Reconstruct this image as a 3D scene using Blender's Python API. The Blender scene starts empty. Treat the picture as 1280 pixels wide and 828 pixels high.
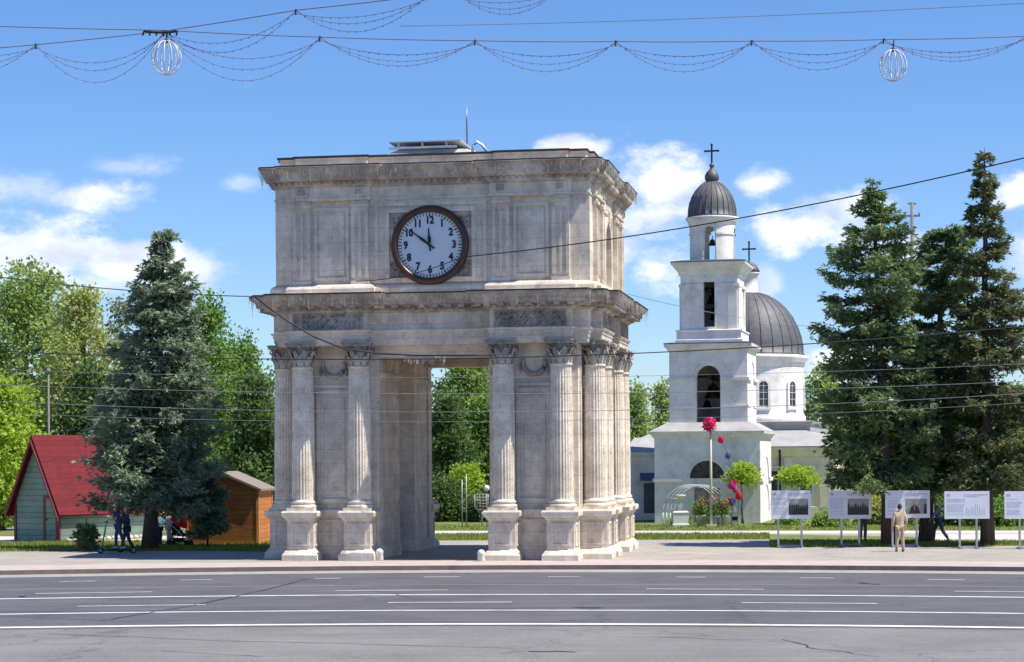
import bpy, math, random
import numpy as np
from mathutils import Matrix, Vector
R = math.radians
PI = math.pi
random.seed(7)
rng = np.random.default_rng(7)
scene = bpy.context.scene
COL = scene.collection

SUN_E, SKY_S, EXPOSURE = 4.7, .1, .6
SKY_SAT, SKY_VAL = 1.12, 1.0
SKY_TINT = (.68, .80, 1.03)
CLOUD_LO, CLOUD_HI, CLOUD_K = (.64,.69,.82), (1,1,1), 8.2
# ------------------------------------------------------------------ camera
F, HC, HORIZ, ROLL = 2600.0, 3.3, 572.0, R(0.4)
cam_d = bpy.data.cameras.new('camera'); cam = bpy.data.objects.new('camera', cam_d); COL.objects.link(cam)
cam_d.sensor_width = 36; cam_d.lens = F / 1280 * 36
cam_d.shift_y = (HORIZ - 414) / 1280
cam_d.clip_start = 0.5; cam_d.clip_end = 4000
cam.matrix_world = Matrix.Translation((0, 0, HC)) @ Matrix.Rotation(ROLL, 4, 'Y') @ Matrix.Rotation(R(90), 4, 'X')
scene.camera = cam

def unroll(px, py):
    x, y = px - 640, HORIZ - py
    return x * math.cos(ROLL) + y * math.sin(ROLL), -x * math.sin(ROLL) + y * math.cos(ROLL)
def P(px, py, Y):
    "surveyed point at distance Y"
    x, y = unroll(px, py)
    return Vector((x / F * Y, Y, HC + y / F * Y))
def G(px, py, z=0.0):
    "surveyed point on level z"
    x, y = unroll(px, py)
    Y = (HC - z) * F / (-y)
    return Vector((x / F * Y, Y, z))

# ------------------------------------------------------------------ mesh helper
class MB:
    def __init__(s): s.v = []; s.f = []; s.m = []; s.smooth = []
    def add(s, vs, fs, m=0, sm=False):
        n = len(s.v); s.v += [tuple(v) for v in vs]
        for f in fs:
            s.f.append(tuple(i + n for i in f)); s.m.append(m); s.smooth.append(sm)
        return s
    def box(s, x0, x1, y0, y1, z0, z1, m=0, T=None):
        vs = [(x0,y0,z0),(x1,y0,z0),(x1,y1,z0),(x0,y1,z0),(x0,y0,z1),(x1,y0,z1),(x1,y1,z1),(x0,y1,z1)]
        if T: vs = [T(*v) for v in vs]
        return s.add(vs, [(0,3,2,1),(4,5,6,7),(0,1,5,4),(1,2,6,5),(2,3,7,6),(3,0,4,7)], m)
    def taper(s, cx, cy, z0, z1, a0, b0, a1, b1, m=0):
        vs = [(cx-a0,cy-b0,z0),(cx+a0,cy-b0,z0),(cx+a0,cy+b0,z0),(cx-a0,cy+b0,z0),(cx-a1,cy-b1,z1),(cx+a1,cy-b1,z1),(cx+a1,cy+b1,z1),(cx-a1,cy+b1,z1)]
        return s.add(vs, [(0,3,2,1),(4,5,6,7),(0,1,5,4),(1,2,6,5),(2,3,7,6),(3,0,4,7)], m)
    def sweep(s, poly, prof, m=0, cap=True):
        "poly CCW seen from above, prof [(outset,z)...] bottom to top"
        n = len(poly); rings = []
        offs = []
        for i in range(n):
            p0, p1, p2 = Vector(poly[i-1]), Vector(poly[i]), Vector(poly[(i+1) % n])
            e1 = (p1-p0).normalized(); e2 = (p2-p1).normalized()
            n1 = Vector((e1.y, -e1.x)); n2 = Vector((e2.y, -e2.x))
            d = 1 + n1.dot(n2)
            offs.append((n1+n2)/max(d, .2))
        vs = []
        for (o, z) in prof:
            for i in range(n): vs.append((poly[i][0]+offs[i].x*o, poly[i][1]+offs[i].y*o, z))
        fs = []
        for k in range(len(prof)-1):
            for i in range(n):
                j = (i+1) % n
                fs.append((k*n+i, k*n+j, (k+1)*n+j, (k+1)*n+i))
        if cap:
            fs.append(tuple(range(n-1, -1, -1))); fs.append(tuple((len(prof)-1)*n+i for i in range(n)))
        return s.add(vs, fs, m)
    def lathe(s, prof, c=(0,0,0), seg=24, m=0, sm=True, axis='z', rad=None, a0=0, a1=2*PI):
        vs = []; full = abs(a1-a0-2*PI) < 1e-6; n = seg if full else seg+1
        for (r, z) in prof:
            for i in range(n):
                a = a0+(a1-a0)*i/seg; rr = r if rad is None else rad(r, a, z)
                x, y = rr*math.cos(a), rr*math.sin(a)
                if axis == 'z': q = (x, y, z)
                elif axis == 'y': q = (x, -z, y)
                else: q = (z, x, y)
                vs.append((c[0]+q[0], c[1]+q[1], c[2]+q[2]))
        fs = []
        for k in range(len(prof)-1):
            for i in range(seg):
                j = (i+1) % n
                fs.append((k*n+i, k*n+j, (k+1)*n+j, (k+1)*n+i))
        s.add(vs, fs, m, sm)
        if full:
            base = len(s.v)-len(vs)
            for k, rev in ((0, True), (len(prof)-1, False)):
                if prof[k][0] > 1e-4:
                    idx = [base+k*n+i for i in range(n)]
                    s.f.append(tuple(reversed(idx)) if rev else tuple(idx)); s.m.append(m); s.smooth.append(False)
        return s
    def tube(s, pts, r, seg=6, m=0, cap=True, sm=True):
        pts = [Vector(p) for p in pts]; n = len(pts)
        rs = r if isinstance(r, (list, tuple)) else [r]*n
        vs = []
        for i, p in enumerate(pts):
            t = (pts[min(i+1, n-1)]-pts[max(i-1, 0)])
            t = t.normalized() if t.length > 1e-9 else Vector((0,0,1))
            up = Vector((0,0,1)) if abs(t.z) < .9 else Vector((1,0,0))
            a = t.cross(up).normalized(); b = t.cross(a).normalized()
            for k in range(seg):
                an = 2*PI*k/seg
                vs.append(p+(a*math.cos(an)+b*math.sin(an))*rs[i])
        fs = []
        for i in range(n-1):
            for k in range(seg):
                l = (k+1) % seg
                fs.append((i*seg+k, (i+1)*seg+k, (i+1)*seg+l, i*seg+l))
        if cap:
            fs.append(tuple(range(seg))); fs.append(tuple((n-1)*seg+k for k in range(seg-1, -1, -1)))
        return s.add(vs, fs, m, sm)
    def ball(s, c, r, seg=10, rings=6, m=0, sc=(1,1,1)):
        prof = [(max(1e-5, r*math.sin(PI*k/rings)), -r*math.cos(PI*k/rings)) for k in range(rings+1)]
        n0 = len(s.v); s.lathe(prof, (0,0,0), seg, m)
        for i in range(n0, len(s.v)):
            v = s.v[i]; s.v[i] = (c[0]+v[0]*sc[0], c[1]+v[1]*sc[1], c[2]+v[2]*sc[2])
        return s
    def prism(s, poly, T, d0, d1, m=0):
        "poly in (x,z), T(x,d,z)->xyz, extruded d0..d1"
        n = len(poly)
        vs = [T(x, d0, z) for x, z in poly]+[T(x, d1, z) for x, z in poly]
        fs = [tuple(range(n)), tuple(range(2*n-1, n-1, -1))]+[(i, i+n, (i+1) % n+n, (i+1) % n) for i in range(n)]
        return s.add(vs, fs, m)
    def arch_wall(s, T, x0, x1, z0, z1, ops, t, m=0, n=12):
        "wall plate with openings (cx,w,zb,zs,arched)"
        xs = {x0, x1}
        def ztop(o, x):
            cx, w, zb, zs, ar = o
            return zs+(math.sqrt(max(0, (w/2)**2-(x-cx)**2)) if ar else 0)
        for o in ops:
            for k in range(n+1): xs.add(round(o[0]-o[1]/2*math.cos(PI*k/n), 5))
        xs = sorted(xs)
        def q(a, b, c, d): s.add([T(*a), T(*b), T(*c), T(*d)], [(0,1,2,3)], m)
        def plate(xa, xb, za0, zb0, za1, zb1):
            q((xa,0,za0),(xb,0,zb0),(xb,0,zb1),(xa,0,za1)); q((xb,t,zb0),(xa,t,za0),(xa,t,za1),(xb,t,zb1))
        for xa, xb in zip(xs, xs[1:]):
            mid = (xa+xb)/2; o = next((o for o in ops if abs(mid-o[0]) < o[1]/2), None)
            if o is None: plate(xa, xb, z0, z0, z1, z1); continue
            if o[2] > z0+1e-6:
                plate(xa, xb, z0, z0, o[2], o[2]); q((xa,0,o[2]),(xb,0,o[2]),(xb,t,o[2]),(xa,t,o[2]))
            ta, tb = ztop(o, xa), ztop(o, xb)
            plate(xa, xb, ta, tb, z1, z1); q((xa,t,ta),(xb,t,tb),(xb,0,tb),(xa,0,ta))
        for o in ops:
            for sx in (-1, 1):
                x = o[0]+sx*o[1]/2; q((x,0,o[2]),(x,t,o[2]),(x,t,o[3]),(x,0,o[3]))
        q((x0,t,z0),(x0,0,z0),(x0,0,z1),(x0,t,z1)); q((x1,0,z0),(x1,t,z0),(x1,t,z1),(x1,0,z1))
        q((x0,0,z1),(x1,0,z1),(x1,t,z1),(x0,t,z1))
        return s
    def archivolt(s, T, cx, zs, r0, r1, d0, d1, m=0, n=14, a0=0, a1=PI):
        vs = []; 
        for k in range(n+1):
            a = a0+(a1-a0)*k/n
            for r in (r0, r1):
                for d in (d0, d1): vs.append(T(cx+r*math.cos(a), d, zs+r*math.sin(a)))
        fs = []
        for k in range(n):
            b = 4*k; c = b+4
            fs += [(b,b+2,c+2,c),(b+2,b+3,c+3,c+2),(b+1,c+1,c+3,b+3),(b,c,c+1,b+1)]
        fs += [(0,1,3,2),(4*n,4*n+2,4*n+3,4*n+1)]
        return s.add(vs, fs, m)
    def mesh(s, name):
        me = bpy.data.meshes.new(name); me.from_pydata(s.v, [], s.f)
        me.polygons.foreach_set('material_index', s.m); me.polygons.foreach_set('use_smooth', s.smooth)
        me.update(); return me
    def build(s, name, mats, parent=None, loc=None, rot=None):
        me = s.mesh(name)
        for m in (mats if isinstance(mats, (list, tuple)) else [mats]): me.materials.append(m)
        return link(name, me, parent, loc, rot)

def link(name, me, parent=None, loc=None, rot=None):
    o = bpy.data.objects.new(name, me); COL.objects.link(o)
    if parent: o.parent = parent
    if loc is not None: o.location = loc
    if rot is not None: o.rotation_euler = rot if hasattr(rot, '__len__') else (0, 0, rot)
    return o
def tag(o, label, cat=None, group=None, kind=None):
    if label: o['label'] = label
    if cat: o['category'] = cat
    if group: o['group'] = group
    if kind: o['kind'] = kind
    return o
def thing(name, label, cat, loc=(0,0,0), rot=0, group=None):
    o = link(name, None, None, loc, rot); o.empty_display_size = .3
    return tag(o, label, cat, group)
def ident(x, y, z): return (x, y, z)

# ------------------------------------------------------------------ materials
def nodes_of(name):
    m = bpy.data.materials.new(name); m.use_nodes = True
    nt = m.node_tree; b = nt.nodes['Principled BSDF']
    return m, nt, b
def ramp(nt, fac, stops):
    r = nt.nodes.new('ShaderNodeValToRGB'); e = r.color_ramp.elements
    while len(e) < len(stops): e.new(.5)
    for el, (p, c) in zip(e, stops):
        el.position = p; el.color = (*tuple(c)[:3], 1) if hasattr(c, '__len__') else (c, c, c, 1)
    nt.links.new(fac, r.inputs[0]); return r.outputs[0]
def mix(nt, a, b, fac, mode='MIX'):
    n = nt.nodes.new('ShaderNodeMix'); n.data_type = 'RGBA'; n.blend_type = mode
    for i, v in ((6, a), (7, b), (0, fac)):
        if isinstance(v, bpy.types.NodeSocket): nt.links.new(v, n.inputs[i])
        elif i == 0: n.inputs[0].default_value = v
        else: n.inputs[i].default_value = (*v, 1)
    return n.outputs[2]
def coords(nt, scale=(1,1,1), rnd=True):
    tc = nt.nodes.new('ShaderNodeTexCoord'); mp = nt.nodes.new('ShaderNodeMapping'); mp.inputs['Scale'].default_value = scale
    src = tc.outputs['Object']
    if rnd:
        oi = nt.nodes.new('ShaderNodeObjectInfo'); ml = nt.nodes.new('ShaderNodeMath'); ml.operation = 'MULTIPLY'; ml.inputs[1].default_value = 37
        nt.links.new(oi.outputs['Random'], ml.inputs[0])
        va = nt.nodes.new('ShaderNodeVectorMath'); va.operation = 'ADD'; nt.links.new(src, va.inputs[0]); nt.links.new(ml.outputs[0], va.inputs[1]); src = va.outputs[0]
    nt.links.new(src, mp.inputs[0]); return mp.outputs[0]
def noise(nt, vec, scale, detail=5, rough=.6):
    n = nt.nodes.new('ShaderNodeTexNoise'); n.inputs['Scale'].default_value = scale; n.inputs['Detail'].default_value = detail; n.inputs['Roughness'].default_value = rough
    nt.links.new(vec, n.inputs['Vector']); return n.outputs[0]
def bump(nt, b, h, strength=.3, dist=.02):
    n = nt.nodes.new('ShaderNodeBump'); n.inputs['Strength'].default_value = strength; n.inputs['Distance'].default_value = dist
    nt.links.new(h, n.inputs['Height'])
    nt.links.new(n.outputs[0], b.inputs['Normal'])
def shade(c, k): return tuple(min(1, max(0, x*k)) for x in c[:3])
_mc = {}
def mat(name, col, rough=.7, var=.18, scale=4, metal=0, spec=.4, bmp=.0, bscale=30, stretch=(1,1,1), emis=None):
    if name in _mc: return _mc[name]
    m, nt, b = nodes_of(name)
    v = coords(nt, stretch)
    n = noise(nt, v, scale)
    c = ramp(nt, n, [(.25, shade(col, 1-var)), (.5, col), (.78, shade(col, 1+var))])
    nt.links.new(c, b.inputs['Base Color'])
    b.inputs['Roughness'].default_value = rough; b.inputs['Metallic'].default_value = metal
    b.inputs['Specular IOR Level'].default_value = spec
    if bmp: bump(nt, b, noise(nt, v, bscale), bmp, .02)
    _mc[name] = m; return m

def stone_mat(name, c_hi, c_lo, c_stain, joints=True, streak=.5, blot=.5, bricks=(.9,.45), bmp=.5, pits=False):
    m, nt, b = nodes_of(name)
    v = coords(nt, (1,1,1), False)
    base = ramp(nt, noise(nt, v, 1.1, 9, .7), [(.34, shade(c_lo,.8)), (.46, c_lo), (.62, c_hi)])
    vs = coords(nt, (2.2,2.2,.22))
    st = ramp(nt, noise(nt, vs, 1.0, 7, .65), [(.52, 0.0), (.78, streak)])
    col = mix(nt, base, c_stain, st)
    pt = ramp(nt, noise(nt, v, 3.2, 10, .75), [(.52, 0.0), (.68, blot)])
    col = mix(nt, col, shade(c_stain, .9), pt)
    fine = noise(nt, v, 26, 6, .7)
    col = mix(nt, col, ramp(nt, fine, [(.35, .62), (.6, 1.0)]), .4, 'MULTIPLY')
    h = fine
    if joints:
        tc = nt.nodes.new('ShaderNodeTexCoord'); sx = nt.nodes.new('ShaderNodeSeparateXYZ'); nt.links.new(tc.outputs['Object'], sx.inputs[0])
        ad = nt.nodes.new('ShaderNodeMath'); nt.links.new(sx.outputs[0], ad.inputs[0]); nt.links.new(sx.outputs[1], ad.inputs[1])
        cx = nt.nodes.new('ShaderNodeCombineXYZ'); nt.links.new(ad.outputs[0], cx.inputs[0]); nt.links.new(sx.outputs[2], cx.inputs[1])
        br = nt.nodes.new('ShaderNodeTexBrick'); br.inputs['Scale'].default_value = 1
        br.inputs['Brick Width'].default_value = bricks[0]; br.inputs['Row Height'].default_value = bricks[1]; br.inputs['Mortar Size'].default_value = .012
        br.inputs['Color1'].default_value = (1,1,1,1); br.inputs['Color2'].default_value = (.86,.86,.88,1); br.inputs['Mortar'].default_value = (.6,.58,.56,1)
        nt.links.new(cx.outputs[0], br.inputs['Vector'])
        col = mix(nt, col, br.outputs[0], .55, 'MULTIPLY')
    if pits:
        vo = nt.nodes.new('ShaderNodeTexVoronoi'); vo.inputs['Scale'].default_value = 14; nt.links.new(v, vo.inputs['Vector'])
        pc = ramp(nt, vo.outputs['Distance'], [(.12, .45), (.3, 1.0)])
        col = mix(nt, col, pc, .5, 'MULTIPLY')
        ma = nt.nodes.new('ShaderNodeMath'); ma.operation = 'ADD'; nt.links.new(fine, ma.inputs[0]); nt.links.new(pc, ma.inputs[1]); h = ma.outputs[0]
    nt.links.new(col, b.inputs['Base Color']); b.inputs['Roughness'].default_value = .9; b.inputs['Specular IOR Level'].default_value = .2
    bump(nt, b, h, bmp, .02)
    return m
def board_mat(name, col, pitch, gap=.12, dark=.35, axis=2, rough=.75):
    m, nt, b = nodes_of(name)
    v = coords(nt, (1,1,1), False)
    sx = nt.nodes.new('ShaderNodeSeparateXYZ'); nt.links.new(v, sx.inputs[0])
    d = nt.nodes.new('ShaderNodeMath'); d.operation = 'DIVIDE'; nt.links.new(sx.outputs[axis], d.inputs[0]); d.inputs[1].default_value = pitch
    fr = nt.nodes.new('ShaderNodeMath'); fr.operation = 'FRACT'; nt.links.new(d.outputs[0], fr.inputs[0])
    fl = nt.nodes.new('ShaderNodeMath'); fl.operation = 'FLOOR'; nt.links.new(d.outputs[0], fl.inputs[0])
    wn = nt.nodes.new('ShaderNodeTexWhiteNoise'); wn.noise_dimensions = '1D'; nt.links.new(fl.outputs[0], wn.inputs['W'])
    grain = noise(nt, coords(nt, (1.2,1.2,14) if axis == 2 else (14,1.2,1.2)), 2.5, 7, .7)
    c = ramp(nt, grain, [(.3, shade(col, .72)), (.55, col), (.75, shade(col, 1.2))])
    c = mix(nt, c, ramp(nt, wn.outputs[0], [(0, .75), (1, 1.0)]), .8, 'MULTIPLY')
    c = mix(nt, c, ramp(nt, noise(nt, coords(nt, (1,1,.5)), 1.6, 8, .7), [(.3, .6), (.55, 1.0)]), .55, 'MULTIPLY')
    g = ramp(nt, fr.outputs[0], [(0, dark), (gap, 1.0)])
    c = mix(nt, c, g, 1.0, 'MULTIPLY')
    nt.links.new(c, b.inputs['Base Color']); b.inputs['Roughness'].default_value = rough; b.inputs['Specular IOR Level'].default_value = .25
    bump(nt, b, fr.outputs[0], .6, .03)
    return m
def leaf_mat(name, c1, c2, trans=.35, rough=.55):
    "leaf colour varies from leaf to leaf and twig to twig (attribute tint, random)"
    m, nt, b = nodes_of(name)
    at = nt.nodes.new('ShaderNodeAttribute'); at.attribute_name = 'tint'
    c = ramp(nt, at.outputs['Fac'], [(0, c1), (.6, [(a+d)/2 for a, d in zip(c1, c2)]), (1, c2)])
    nt.links.new(c, b.inputs['Base Color']); b.inputs['Roughness'].default_value = rough; b.inputs['Specular IOR Level'].default_value = .25
    tr = nt.nodes.new('ShaderNodeBsdfTranslucent'); nt.links.new(mix(nt, c, (1.0,1.0,.35), .25, 'MULTIPLY'), tr.inputs[0])
    ms = nt.nodes.new('ShaderNodeMixShader'); ms.inputs[0].default_value = trans
    nt.links.new(b.outputs[0], ms.inputs[1]); nt.links.new(tr.outputs[0], ms.inputs[2])
    nt.links.new(ms.outputs[0], nt.nodes['Material Output'].inputs['Surface'])
    return m

# ------------------------------------------------------------------ sun and sky
SUN_AZ, SUN_EL = R(-19), R(59.5)          # azimuth measured from +X
to_sun = Vector((math.cos(SUN_AZ)*math.cos(SUN_EL), math.sin(SUN_AZ)*math.cos(SUN_EL), math.sin(SUN_EL)))
sd = bpy.data.lights.new('sun', 'SUN'); sd.energy = SUN_E; sd.angle = R(.53); sd.color = (1, .93, .81)
so = bpy.data.objects.new('sun', sd); COL.objects.link(so); so.rotation_euler = to_sun.to_track_quat('Z', 'Y').to_euler()
so.location = (30, -20, 60)
w = bpy.data.worlds.new('World'); scene.world = w; w.use_nodes = True
nt = w.node_tree; bg = nt.nodes['Background']; bg.inputs[1].default_value = SKY_S
sk = nt.nodes.new('ShaderNodeTexSky'); sk.sky_type = 'NISHITA'; sk.sun_disc = False
sk.sun_elevation = SUN_EL; sk.sun_rotation = math.atan2(to_sun.x, to_sun.y); sk.air_density = 1.0; sk.dust_density = .1; sk.ozone_density = 3.0; sk.altitude = 300
tc = nt.nodes.new('ShaderNodeTexCoord'); dirv = tc.outputs['Generated']
# clouds: each a soft noisy bank round its own compass direction
def cdir(px, py):
    x, y = unroll(px, py); return Vector((x, F, y)).normalized()
n1 = nt.nodes.new('ShaderNodeTexNoise'); n1.inputs['Scale'].default_value = 26; n1.inputs['Detail'].default_value = 9; n1.inputs['Roughness'].default_value = .62
mpn = nt.nodes.new('ShaderNodeMapping'); mpn.inputs['Scale'].default_value = (1, 1, 1.7); nt.links.new(dirv, mpn.inputs[0]); nt.links.new(mpn.outputs[0], n1.inputs['Vector'])
def MATH(op, a, b=None, clamp=False):
    n = nt.nodes.new('ShaderNodeMath'); n.operation = op; n.use_clamp = clamp
    for i, v in enumerate((a, b)):
        if v is None: continue
        if isinstance(v, bpy.types.NodeSocket): nt.links.new(v, n.inputs[i])
        else: n.inputs[i].default_value = v
    return n.outputs[0]
nz = MATH('MULTIPLY', MATH('SUBTRACT', n1.outputs[0], .5), 3.7)
tot = None
CLOUDS = [(60,310,105,38,.95),(150,328,95,34,.9),(10,328,100,42,.85),(235,342,44,22,.75),(95,352,150,26,.6),(125,244,56,20,.8),(25,235,70,20,.5),(150,208,50,12,.4),(302,230,26,11,.4),
          (715,186,44,13,.95),(815,228,66,42,.95),(770,250,60,50,.9),(800,270,70,34,.85),(822,335,54,32,.85),(770,320,50,40,.7),(952,228,30,17,.8),(1010,286,60,28,.95),(1075,268,50,34,.75),(1125,298,50,24,.6),
          (1272,240,30,22,.9),(1290,305,50,35,.85),(1030,458,35,22,.9),(950,355,30,20,.5),(560,640,900,40,.25),(-260,300,150,60,.9),(1560,270,170,55,.9)]
for (px, py, rx, ry, k) in CLOUDS:
    c = cdir(px, py)
    sb = nt.nodes.new('ShaderNodeVectorMath'); sb.operation = 'SUBTRACT'; nt.links.new(dirv, sb.inputs[0]); sb.inputs[1].default_value = c
    ml = nt.nodes.new('ShaderNodeVectorMath'); ml.operation = 'MULTIPLY'; nt.links.new(sb.outputs[0], ml.inputs[0]); ml.inputs[1].default_value = (F/rx, 1.0, F/ry)
    ln = nt.nodes.new('ShaderNodeVectorMath'); ln.operation = 'LENGTH'; nt.links.new(ml.outputs[0], ln.inputs[0])
    e = MATH('SUBTRACT', 1.3, ln.outputs['Value'])
    e = MATH('MULTIPLY', MATH('ADD', e, nz), 1.05, False)
    e = MATH('MULTIPLY', MATH('MINIMUM', MATH('MAXIMUM', e, 0.0), 1.0), k)
    tot = e if tot is None else MATH('MAXIMUM', tot, e)
sepd = nt.nodes.new('ShaderNodeSeparateXYZ'); nt.links.new(dirv, sepd.inputs[0])
sm_ = nt.nodes.new('ShaderNodeMapRange'); sm_.interpolation_type = 'SMOOTHSTEP'; nt.links.new(tot, sm_.inputs[0])
n2 = nt.nodes.new('ShaderNodeTexNoise'); n2.inputs['Scale'].default_value = 34; n2.inputs['Detail'].default_value = 6; nt.links.new(mpn.outputs[0], n2.inputs['Vector'])
cc = ramp(nt, n2.outputs[0], [(.35, CLOUD_LO), (.6, CLOUD_HI)])
hs = nt.nodes.new('ShaderNodeHueSaturation'); hs.inputs['Saturation'].default_value = SKY_SAT; hs.inputs['Value'].default_value = SKY_VAL; nt.links.new(sk.outputs[0], hs.inputs['Color'])
cmul = mix(nt, cc, (CLOUD_K, CLOUD_K, CLOUD_K), 1.0, 'MULTIPLY')
fin = mix(nt, mix(nt, hs.outputs[0], SKY_TINT, 1.0, 'MULTIPLY'), cmul, MATH('MULTIPLY', sm_.outputs[0], .92))
nt.links.new(fin, bg.inputs[0])
vs_ = scene.view_settings; vs_.view_transform = 'Standard'; vs_.look = 'None'; vs_.exposure = EXPOSURE; vs_.gamma = 1; vs_.use_curve_mapping = False
scene.render.engine = 'CYCLES'
scene.cycles.max_bounces = 8; scene.cycles.diffuse_bounces = 5; scene.cycles.transmission_bounces = 4; scene.cycles.transparent_max_bounces = 4
scene.cycles.use_denoising = True
# ------------------------------------------------------------------ setting
def paving_mat():
    m, nt, b = nodes_of('pale_paving')
    v = coords(nt, (1,1,1), False)
    br = nt.nodes.new('ShaderNodeTexBrick'); br.inputs['Scale'].default_value = 1; br.inputs['Brick Width'].default_value = .6; br.inputs['Row Height'].default_value = .6; br.inputs['Mortar Size'].default_value = .012
    br.inputs['Color1'].default_value = (.40,.365,.325,1); br.inputs['Color2'].default_value = (.345,.315,.28,1); br.inputs['Mortar'].default_value = (.27,.25,.23,1)
    nt.links.new(v, br.inputs['Vector'])
    c = mix(nt, br.outputs[0], ramp(nt, noise(nt, v, .5, 8, .65), [(.3, (.78,.78,.8)), (.6, (1,1,1))]), 1, 'MULTIPLY')
    c = mix(nt, c, ramp(nt, noise(nt, v, 14, 5, .7), [(.3, .8), (.6, 1.0)]), .6, 'MULTIPLY')
    nt.links.new(c, b.inputs['Base Color']); b.inputs['Roughness'].default_value = .85; bump(nt, b, br.outputs[1], .2, .01)
    return m
def asphalt_mat(name, c0, c1, patch):
    m, nt, b = nodes_of(name)
    v = coords(nt, (1,1,1), False); vl = coords(nt, (.12,1.6,1), False)
    c = ramp(nt, noise(nt, v, 60, 4, .7), [(.3, c0), (.7, c1)])
    c = mix(nt, c, ramp(nt, noise(nt, vl, 1.2, 7, .65), [(.32, patch), (.62, 1.0)]), .9, 'MULTIPLY')
    c = mix(nt, c, ramp(nt, noise(nt, v, .35, 6, .6), [(.35, .8), (.65, 1.1)]), .8, 'MULTIPLY')
    c = mix(nt, c, ramp(nt, noise(nt, v, 9, 6, .8), [(.32, .72), (.5, 1.0), (.68, 1.16)]), .8, 'MULTIPLY')
    vo = nt.nodes.new('ShaderNodeTexVoronoi'); vo.feature = 'DISTANCE_TO_EDGE'; vo.inputs['Scale'].default_value = .16
    nv = nt.nodes.new('ShaderNodeTexNoise'); nv.inputs['Scale'].default_value = 1.5; nv.inputs['Detail'].default_value = 5; nt.links.new(v, nv.inputs['Vector'])
    mv = nt.nodes.new('ShaderNodeVectorMath'); mv.operation = 'MULTIPLY_ADD'; nt.links.new(nv.outputs['Color'], mv.inputs[0]); mv.inputs[1].default_value = (1.6,1.6,0); nt.links.new(v, mv.inputs[2])
    nt.links.new(mv.outputs[0], vo.inputs['Vector'])
    c = mix(nt, c, ramp(nt, vo.outputs['Distance'], [(.0, .35), (.009, 1.0)]), .5, 'MULTIPLY')
    nt.links.new(c, b.inputs['Base Color']); b.inputs['Roughness'].default_value = .8; b.inputs['Specular IOR Level'].default_value = .3
    bump(nt, b, noise(nt, v, 120, 3), .3, .01)
    return m
def grass_mat():
    m, nt, b = nodes_of('lawn_green')
    v = coords(nt, (1,1,1), False)
    c = ramp(nt, noise(nt, v, 1.1, 8, .7), [(.3, (.08,.11,.022)), (.5, (.15,.185,.04)), (.72, (.27,.27,.08))])
    c = mix(nt, c, ramp(nt, noise(nt, v, 22, 5, .75), [(.3, .55), (.65, 1.15)]), .8, 'MULTIPLY')
    nt.links.new(c, b.inputs['Base Color']); b.inputs['Roughness'].default_value = .9; bump(nt, b, noise(nt, v, 40, 5), .6, .04)
    return m
M_PAVE = paving_mat(); M_GRASS = grass_mat()
M_ASPH = asphalt_mat('dark_asphalt', (.094,.092,.106), (.145,.143,.158), .76)
M_ASPH2 = asphalt_mat('worn_asphalt', (.175,.172,.17), (.235,.23,.225), .86)
M_PATH = mat('light_path', (.52,.50,.46), .9, .12, 1.2, bmp=.2)
M_KERB = mat('kerb_stone', (.20,.145,.135), .85, .25, 2.5, bmp=.3)
M_KTOP = mat('pink_edge_paving', (.43,.375,.355), .85, .16, 2.0, bmp=.2)
M_GUT = mat('gutter_concrete', (.30,.30,.28), .9, .2, 2.0, bmp=.2)
def paint_mat():
    m, nt, b = nodes_of('road_paint'); v = coords(nt, (.5,3,1), False)
    c = ramp(nt, noise(nt, v, 2.5, 9, .75), [(.36, (.24,.24,.25)), (.47, (.66,.66,.64)), (.7, (.78,.78,.76))])
    nt.links.new(c, b.inputs['Base Color']); b.inputs['Roughness'].default_value = .75; return m
M_PAINT = paint_mat()
M_PAINT2 = mat('worn_road_paint', (.30,.30,.30), .8, .35, 3.0)
M_EARTH = mat('earth', (.10,.10,.05), .95, .3, .6)
ZR = -.13
def sheet(name, pts, z, m, kind='structure', thick=None):
    mb = MB()
    if thick: mb.prism([(p[0], p[1]) for p in pts], lambda x, d, y: (x, y, d), z, z-thick)
    else: mb.add([(p[0], p[1], z) for p in pts], [tuple(range(len(pts)))])
    o = mb.build(name, m); return tag(o, None, None, None, kind)
sheet('ground', [(-900,-300),(900,-300),(900,1500),(-900,1500)], ZR-.02, M_EARTH)
# the carriageway bows very slightly away from the viewer
def bow(x): return -.0088*x*x if abs(x) < 15 else -.0088*225-.2*(abs(x)-15)
def lineY(py): return G(640, py, ZR).y
KY = lineY(712.5)
def band(name, ya, yb, z, m, x0=-26, x1=26, skew=0.0, n=26, thick=None):
    mb = MB(); xs = [x0+(x1-x0)*i/n for i in range(n+1)]
    f = lambda y, x: y+bow(x)+skew*x
    vs = [(x, f(ya, x), z) for x in xs]+[(x, f(yb, x), z) for x in xs]
    k = n+1
    fs = [(i, i+1, i+1+k, i+k) for i in range(n)]
    if thick:
        vs += [(x, f(ya, x), z-thick) for x in xs]+[(x, f(yb, x), z-thick) for x in xs]
        fs += [(i+1, i, i+2*k, i+1+2*k) for i in range(n)]+[(i+k, i+1+k, i+1+3*k, i+3*k) for i in range(n)]
        fs += [(0, k, 3*k, 2*k), (n, n+2*k, n+3*k, n+k)]
    o = mb.add(vs, fs).build(name, m); return tag(o, None, None, None, 'structure')
SK = -.068
band('road', -25, KY, ZR, M_ASPH, -75, 75, SK, 60)
YL = lineY(783.5)
band('near_lane', -24.9, YL, ZR+.004, M_ASPH2, -70, 70, -.088, 60)
band('gutter', KY-1.5, KY-.002, ZR+.004, M_GUT, -70, 70, SK, 60)
band('kerb', KY, KY+.22, .004, M_KERB, -75, 75, SK, 60, .15)
band('pavement_edge', KY+.222, KY+3.1, .004, M_KTOP, -75, 75, SK, 60, .15)
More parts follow.
